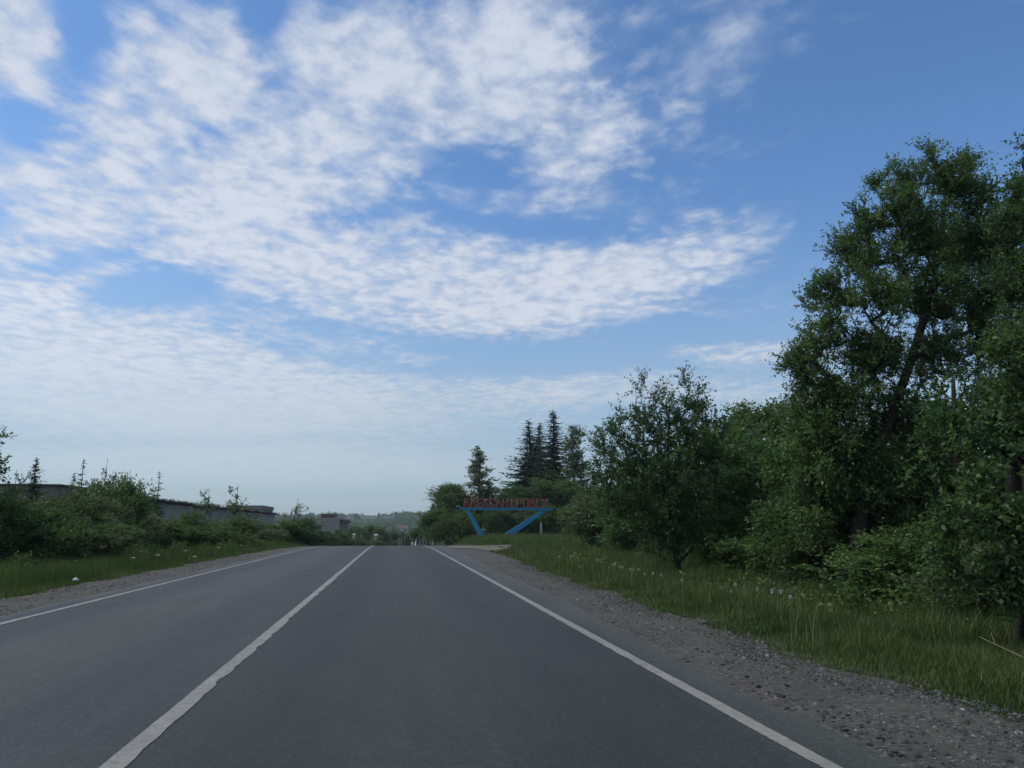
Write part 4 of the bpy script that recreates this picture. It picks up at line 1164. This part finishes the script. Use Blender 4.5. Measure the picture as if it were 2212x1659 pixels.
def in_track(X, Y):
    c = 51 + 1.5 * np.sin((X - 3) * .15) + (X - 4) * .45
    w = 3.0 + 2.2 * np.exp(-(X - 3.6) / 2.5)
    return (np.abs(Y - c) < w * 1.0) & (X < 8.5)
def turf(name, label, specs, seed, mat='grass'):
    rng = np.random.default_rng(seed); Vs = []; Fs3 = []; Fs4 = []; Ts = []; off = 0
    for (n, y0, y1, edge, side, width, h0, h1, bw, seg2) in specs:
        Y = y0 + (y1 - y0) * rng.random(n); d = width * rng.random(n) ** 1.15
        d = d - .55 * (rng.random(n) < .10) * rng.random(n) ** 1.6
        X = edge(Y) + side * d
        ok = ~in_track(X, Y) if side > 0 else np.ones(n, bool)
        X, Y, d = X[ok], Y[ok], d[ok]; n = len(X)
        pn = patch_noise(X, Y)
        pn2 = patch_noise(X + 7, Y - 3, 2.3)
        H = (h0 + (h1 - h0) * sstep(.1, 1.3, d)) * (.5 + .75 * rng.random(n)) * (1 + .30 * pn + .30 * pn2)
        t = np.clip(.40 + .20 * pn + .08 * pn2 + rng.normal(size=n) * .16 + .16 * (1 - sstep(0, .5, d)) + (rng.random(n) < .03) * .35, 0, 1)
        V, F_, tt = blades(X, Y, H, bw * (.7 + .6 * rng.random(n)), rng, t, .45, seg2)
        for f in F_:
            (Fs4 if f.shape[1] == 4 else Fs3).append(f + off)
        off += len(V); Vs.append(V); Ts.append(tt)
    fs = []
    if Fs4: fs.append(np.concatenate(Fs4))
    fs.append(np.concatenate(Fs3))
    o = link(name, mesh_np(name, np.concatenate(Vs), fs, M[mat], tint=np.concatenate(Ts)))
    return prop(o, label, 'grass', kind='stuff')
vr = np.vectorize(lambda y: float(xr_grass(y)) - .1); vl = np.vectorize(lambda y: float(xl_grass(y)) + .1)
turf('grass', 'uncut grass covering the right verge', [
    (60000, 3.2, 9, vr, 1, 4.2, .06, .24, .009, True),
    (60000, 9, 18, vr, 1, 5.2, .10, .36, .013, True),
    (50000, 18, 36, vr, 1, 6.5, .15, .50, .022, False),
    (34000, 36, 66, vr, 1, 13, .18, .50, .04, False),
    (26000, 60, 104, vr, 1, 22, .22, .55, .06, False)], 41)
turf('grass', 'uncut grass covering the left verge', [
    (60000, 12, 30, vl, -1, 6.5, .12, .42, .020, False),
    (40000, 30, 70, vl, -1, 7.5, .15, .45, .035, False)], 42)
# tall pale seed stalks standing above the grass
rng = np.random.default_rng(43)
n = 800
Y = 6 + 34 * rng.random(n) ** 1.2; X = vr(Y) + .25 + 2.2 * rng.random(n) ** 1.3
k = patch_noise(X, Y, .7) > -.15; X, Y = X[k], Y[k]
V, F_, tt = blades(X, Y, .30 + .40 * rng.random(len(X)), np.full(len(X), .0042) * (1 + Y / 16), rng, rng.random(len(X)), .22)
prop(link('seed_stalks', mesh_np('seed_stalks', V, [F_[0], F_[1]], M['straw'], tint=tt)), 'pale dry seed stalks standing over the right verge grass', 'grass', kind='stuff')
# broad-leaved weeds in the verge
bl = []
for i in range(130):
    Y = 9 + 60 * rng.random(); X = float(xr_grass(Y)) + 1.0 + 5 * rng.random(); g = float(hgt(X, Y)); r = .18 + .22 * rng.random()
    if in_track(np.array(X), np.array(Y)): continue
    bl.append((X, Y, g + .1, r, r, r * 1.3))
for i in range(70):
    Y = 18 + 40 * rng.random(); X = float(xl_grass(Y)) - 1.2 - 4 * rng.random(); g = float(hgt(X, Y)); r = .2 + .25 * rng.random()
    bl.append((X, Y, g + .1, r, r, r * 1.4))
prop(mass('weeds', bl, 90, .085, 'leaf_warm', 9, .1), 'broad-leaved weeds mixed through both grass verges', 'weeds')

# dandelion clocks
st = MB(); st.tube([(0, 0, -.05), (.012, 0, .22), (.0, .01, .44)], [.005, .004, .003], 4); st = st.mesh('stem', M['stalk'])
rngd = np.random.default_rng(3)
hv = []; hf = []
for i in range(90):
    d = unit(rngd.normal(size=3)); s = unit(np.cross(d, rngd.normal(size=3))) * .007; q = len(hv)
    c = np.array([0, .01, .445]); hv += [c + d * .004, c + d * .030 + s, c + d * .034, c + d * .030 - s]; hf.append((q, q + 1, q + 2, q + 3))
hd = mesh_np('seed_head', np.array(hv), [np.array(hf)], M['seed'])
DAN = [(1203, 1222), (1208, 1228), (1246, 1205), (1290, 1232), (1330, 1242), (1340, 1236), (1347, 1250), (1363, 1244), (1380, 1243), (1393, 1250), (1413, 1255), (1430, 1244), (1474, 1264), (1560, 1290), (1583, 1300), (1592, 1290), (1640, 1290), (1690, 1312), (1672, 1316), (1712, 1313), (1234, 1238), (1300, 1222)]
for i, (u, v) in enumerate(DAN):
    u *= 1.0; p = gnd(u, v + 14 + (v - 1138) * .16, -.12)
    p[0] = max(p[0], float(xr_grass(p[1])) + .15)
    g = float(hgt(p[0], p[1]))
    o = empty('dandelion', (float(p[0]), float(p[1]), g), rz=i * 1.3); s = .95 + .5 * rngd.random(); o.scale = (s * .62, s * .62, s * .8)
    prop(o, 'dandelion clock on a thin stem in the right verge grass', 'dandelion', 'dandelion clocks in the right verge grass')
    link('stem', st, o); link('seed_head', hd, o)
# a few white wild flowers on the left verge
pf = MB()
for k in range(7):
    a = k * .9; pf.v += [(0, 0, .4), (.05 * math.cos(a), .05 * math.sin(a), .41), (.07 * math.cos(a + .35), .07 * math.sin(a + .35), .40), (.05 * math.cos(a + .7), .05 * math.sin(a + .7), .42)]; b = k * 4; pf.f.append([b, b + 1, b + 2, b + 3])
pf = pf.mesh('petals', M['petal'])
for i, (u, v) in enumerate([(337, 1223), (283, 1232), (417, 1228), (398, 1208), (160, 1226), (470, 1197), (520, 1190)]):
    p = gnd(u, v + 12, -.1); o = empty('wild_flower', (float(p[0]), float(p[1]), float(hgt(p[0], p[1]))), rz=i); prop(o, 'small white wild flower in the left verge grass', 'flower', 'white wild flowers in the left verge grass')
    link('stem', st, o); link('petals', pf, o)
# pale saplings and stems in the shade on the right
for i, (u, Y, vt, lab) in enumerate([(1660, 16.5, 1195, 'small pale-leaved seedling in the shade under the trees, left one'), (1700, 16.5, 1205, 'small pale-leaved seedling in the shade nearer the tallest trunk')]):
    stand('airy', i, u, Y, vt, 46, lab, cat='seedling', name='seedling')
for i, (u, vt, vb, lab) in enumerate([(1404, 1150, 1215, 'leftmost thin pale stem left of the round tree trunk'), (1414, 1152, 1220, 'middle thin pale stem left of the round tree trunk'), (1437, 1145, 1218, 'rightmost thin pale stem left of the round tree trunk')]):
    Y = 21.5 + i * .3; a = at(u, vt, Y); b = at(u + 3, vb + 20, Y); mb = MB(); mb.tube([(b[0] - b[0], 0, -.1), ((a[0] - b[0]) * .5 + .02, 0, (a[2] + .35) * .5), (a[0] - b[0], 0, a[2] + .35)], [.014, .012, .006], 5)
    prop(link('dry_stem', mb.mesh('dry_stem', M['straw']), None, (float(b[0]), Y, -.38)), lab, 'stem')
# bare trunks in the shade
for i, (u, Y, r0, lab) in enumerate([(1775, 16.0, .06, 'slim dark bare trunk left of the tallest tree trunk'), (1745, 18.5, .07, 'slimmer dark trunk second left of the tallest tree trunk'), (2085, 12.2, .07, 'dark leaning trunk right of the tallest tree trunk')]):
    p = at(u, 1138, Y); mb = MB(); mb.tube([(0, 0, -.2), (.05, 0, 1.2), (.02, .1, 2.6), (.15, .1, 4.2)], [r0 * 1.25, r0, r0 * .85, r0 * .5], 8)
    cv, ct, _t = twig_leaves(blob_points([(.1, .1, 3.2, .9, .9, 1.3)], 90, rngd, .3), (0, 0, 3), rngd, 5, 7, .35, .10, 'leaf', 'x')
    o = empty('slim_tree', (float(p[0]), Y, float(hgt(p[0], Y)))); prop(o, lab, 'tree'); link('trunk', mb.mesh('trunk', M['bark'], True), o)
    c = link('crown', quads_mesh('crown', cv, M['leaf'], ct), o); c['kind'] = 'stuff'

# ------------------------------------------------------------------ gravel stones
def stones(name, n, fx, fy, smin, smax, seed, lift=.004, tb=0.0):
    rng = np.random.default_rng(seed)
    Y = fy(rng, n); X = fx(rng, Y)
    ok = patch_noise(X * 2, Y * 1.2) + .9 * rng.random(n) > .25
    X, Y = X[ok], Y[ok]; n = len(X)
    s = smin + (smax - smin) * rng.random(n) ** 3.2
    Z = hgt(X, Y) + lift
    o8 = np.array([[1, 0, 0], [0, 1, 0], [-1, 0, 0], [0, -1, 0], [.1, .1, .62], [.6, .6, .28], [-.6, -.55, .3]], float)
    b = rng.random(n) * 6.283; c_, s_ = np.cos(b), np.sin(b)
    J = o8[None] * (1 + .35 * rng.normal(size=(n, 7, 1)))
    V = np.empty((n, 7, 3))
    V[:, :, 0] = (J[:, :, 0] * c_[:, None] - J[:, :, 1] * s_[:, None] * .75) * s[:, None] + X[:, None]
    V[:, :, 1] = (J[:, :, 0] * s_[:, None] + J[:, :, 1] * c_[:, None] * .75) * s[:, None] + Y[:, None]
    V[:, :, 2] = J[:, :, 2] * s[:, None] + Z[:, None]
    f = np.array([[0, 5, 4], [0, 1, 5], [1, 4, 5], [1, 2, 4], [2, 6, 4], [2, 3, 6], [3, 4, 6], [3, 0, 4]])
    F_ = (np.arange(n)[:, None, None] * 7 + f[None]).reshape(-1, 3)
    t = np.clip(.48 + tb + rng.normal(size=n) * .20 + (rng.random(n) < .06) * .4, 0, 1)
    o = link(name, mesh_np(name, V.reshape(-1, 3), [F_], M['pebble'], tint=np.repeat(t, 7)))
    return prop(o, kind='stuff')
vra = np.vectorize(lambda y: float(xr_asph(y)))
def fxr(rng, Y):
    a = vra(Y) + .05; b = vr(Y) + .2; q = rng.random(len(Y)); q = np.where(rng.random(len(Y)) < .6, 1 - (1 - q) * .5, q)
    return a + (b - a) * q
prop(stones('gravel', 26000, fxr, lambda r, n: 3.2 + 26 * r.random(n) ** 1.7, .005, .026, 51), 'loose grey gravel strewn over the right shoulder', 'gravel')
prop(stones('gravel', 5000, lambda r, Y: vl(Y) - .1 + 1.5 * r.random(len(Y)), lambda r, n: 12 + 26 * r.random(n) ** 1.5, .008, .03, 52), 'loose gravel strewn over the left shoulder', 'gravel')
M['crumb'] = surf('asphalt_crumb', (.012, .012, .012), (.03, .029, .028), 40, .9)
rngc = np.random.default_rng(9); mb = MB()
for i in range(70):
    y = 4.2 + 2.4 * rngc.random(); x = 2.80 + .40 * rngc.random() ** 2 + (y - 4.3) * .06; s = .005 + .014 * rngc.random() ** 3
    if i > 200: x = 4.72 + rngc.normal() * .02; 
    z = float(hgt(x, y)); j = rngc.normal(size=(8, 3)) * s * .3
    pts = [(x + a * s, y + b * s, z + c) for c in (0, s * .9) for a, b in ((-1, -1), (1, -1), (1, 1), (-1, 1))]
    mb.hexa([tuple(np.array(q) + j[k]) for k, q in enumerate(pts)])
prop(prop(link('asphalt_crumbs', mb.mesh('asphalt_crumbs', M['crumb'])), 'black asphalt crumbs at the edge of the right shoulder', 'rubble'), kind='stuff')
M['crumb2'] = surf('dark_stone', (.06, .06, .058), (.13, .13, .125), 9, .9, .3, 30)
# dark flat stone at the grass edge
def rock(name, loc, s, mat, label, cat, seed, flat=.4):
    r = np.random.default_rng(seed); V = []; F_ = []
    for i in range(5):
        f = i / 4 * math.pi
        for k in range(9):
            a = k / 9 * 6.283; q = 1 + .22 * r.normal() * math.sin(f)
            V.append((s * math.sin(f) * math.cos(a) * q, s * .7 * math.sin(f) * math.sin(a) * q, s * flat * (math.cos(f) + .7) * (1 + .1 * r.normal())))
    for i in range(4):
        for k in range(9): F_.append((i * 9 + k, i * 9 + (k + 1) % 9, (i + 1) * 9 + (k + 1) % 9, (i + 1) * 9 + k))
    o = link(name, mesh_np(name, np.array(V), [np.array(F_)], M[mat]), None, loc)
    return prop(o, label, cat)
p = gnd(1546, 1348); rock('flat_stone', (float(p[0]) - .05, float(p[1]), 0.0),   .16, 'crumb2', 'flat grey stone lying at the grass edge of the right shoulder', 'stone', 3, .22)
p = gnd(163, 1258); rock('litter', (float(p[0]), float(p[1]), .03), .075, 'white', 'crumpled white litter at the left grass edge', 'litter', 4, .6)
p = gnd(412, 1211); rock('litter', (float(p[0]), float(p[1]), .02), .12, 'white', 'tiny white litter farther along the left grass edge', 'litter', 6, .4)
# fallen dead branch
mb = MB(); q = [at(2115, 1375, 7.4), at(2150, 1392, 7.2), at(2185, 1408, 7.0), at(2225, 1428, 6.8)]; o0 = q[0]
mb.tube([tuple(x - o0) for x in q], [.003, .005, .007, .008], 6); mb.tube([tuple(q[1] - o0), tuple(at(2140, 1365, 7.4) - o0)], [.004, .002], 5)
prop(link('dead_branch', mb.mesh('dead_branch', M['stalk'], True), None, tuple(o0)), 'bare pale dead branch lying low in shade at the right edge', 'branch')

# ------------------------------------------------------------------ air
m, nt, out = nodes_mat('haze_air')
pv = N(nt, 'ShaderNodeVolumePrincipled')
pv.inputs['Color'].default_value = (.80, .88, .96, 1)
pv.inputs['Density'].default_value = .00022
pv.inputs['Anisotropy'].default_value = .2
nt.links.new(pv.outputs[0], out.inputs['Volume'])
mb = MB(); mb.box(-3050, 3050, -45, 4000, -16.5, 46)
hzo = link('haze', mb.mesh('haze', m)); prop(hzo, kind='stuff')
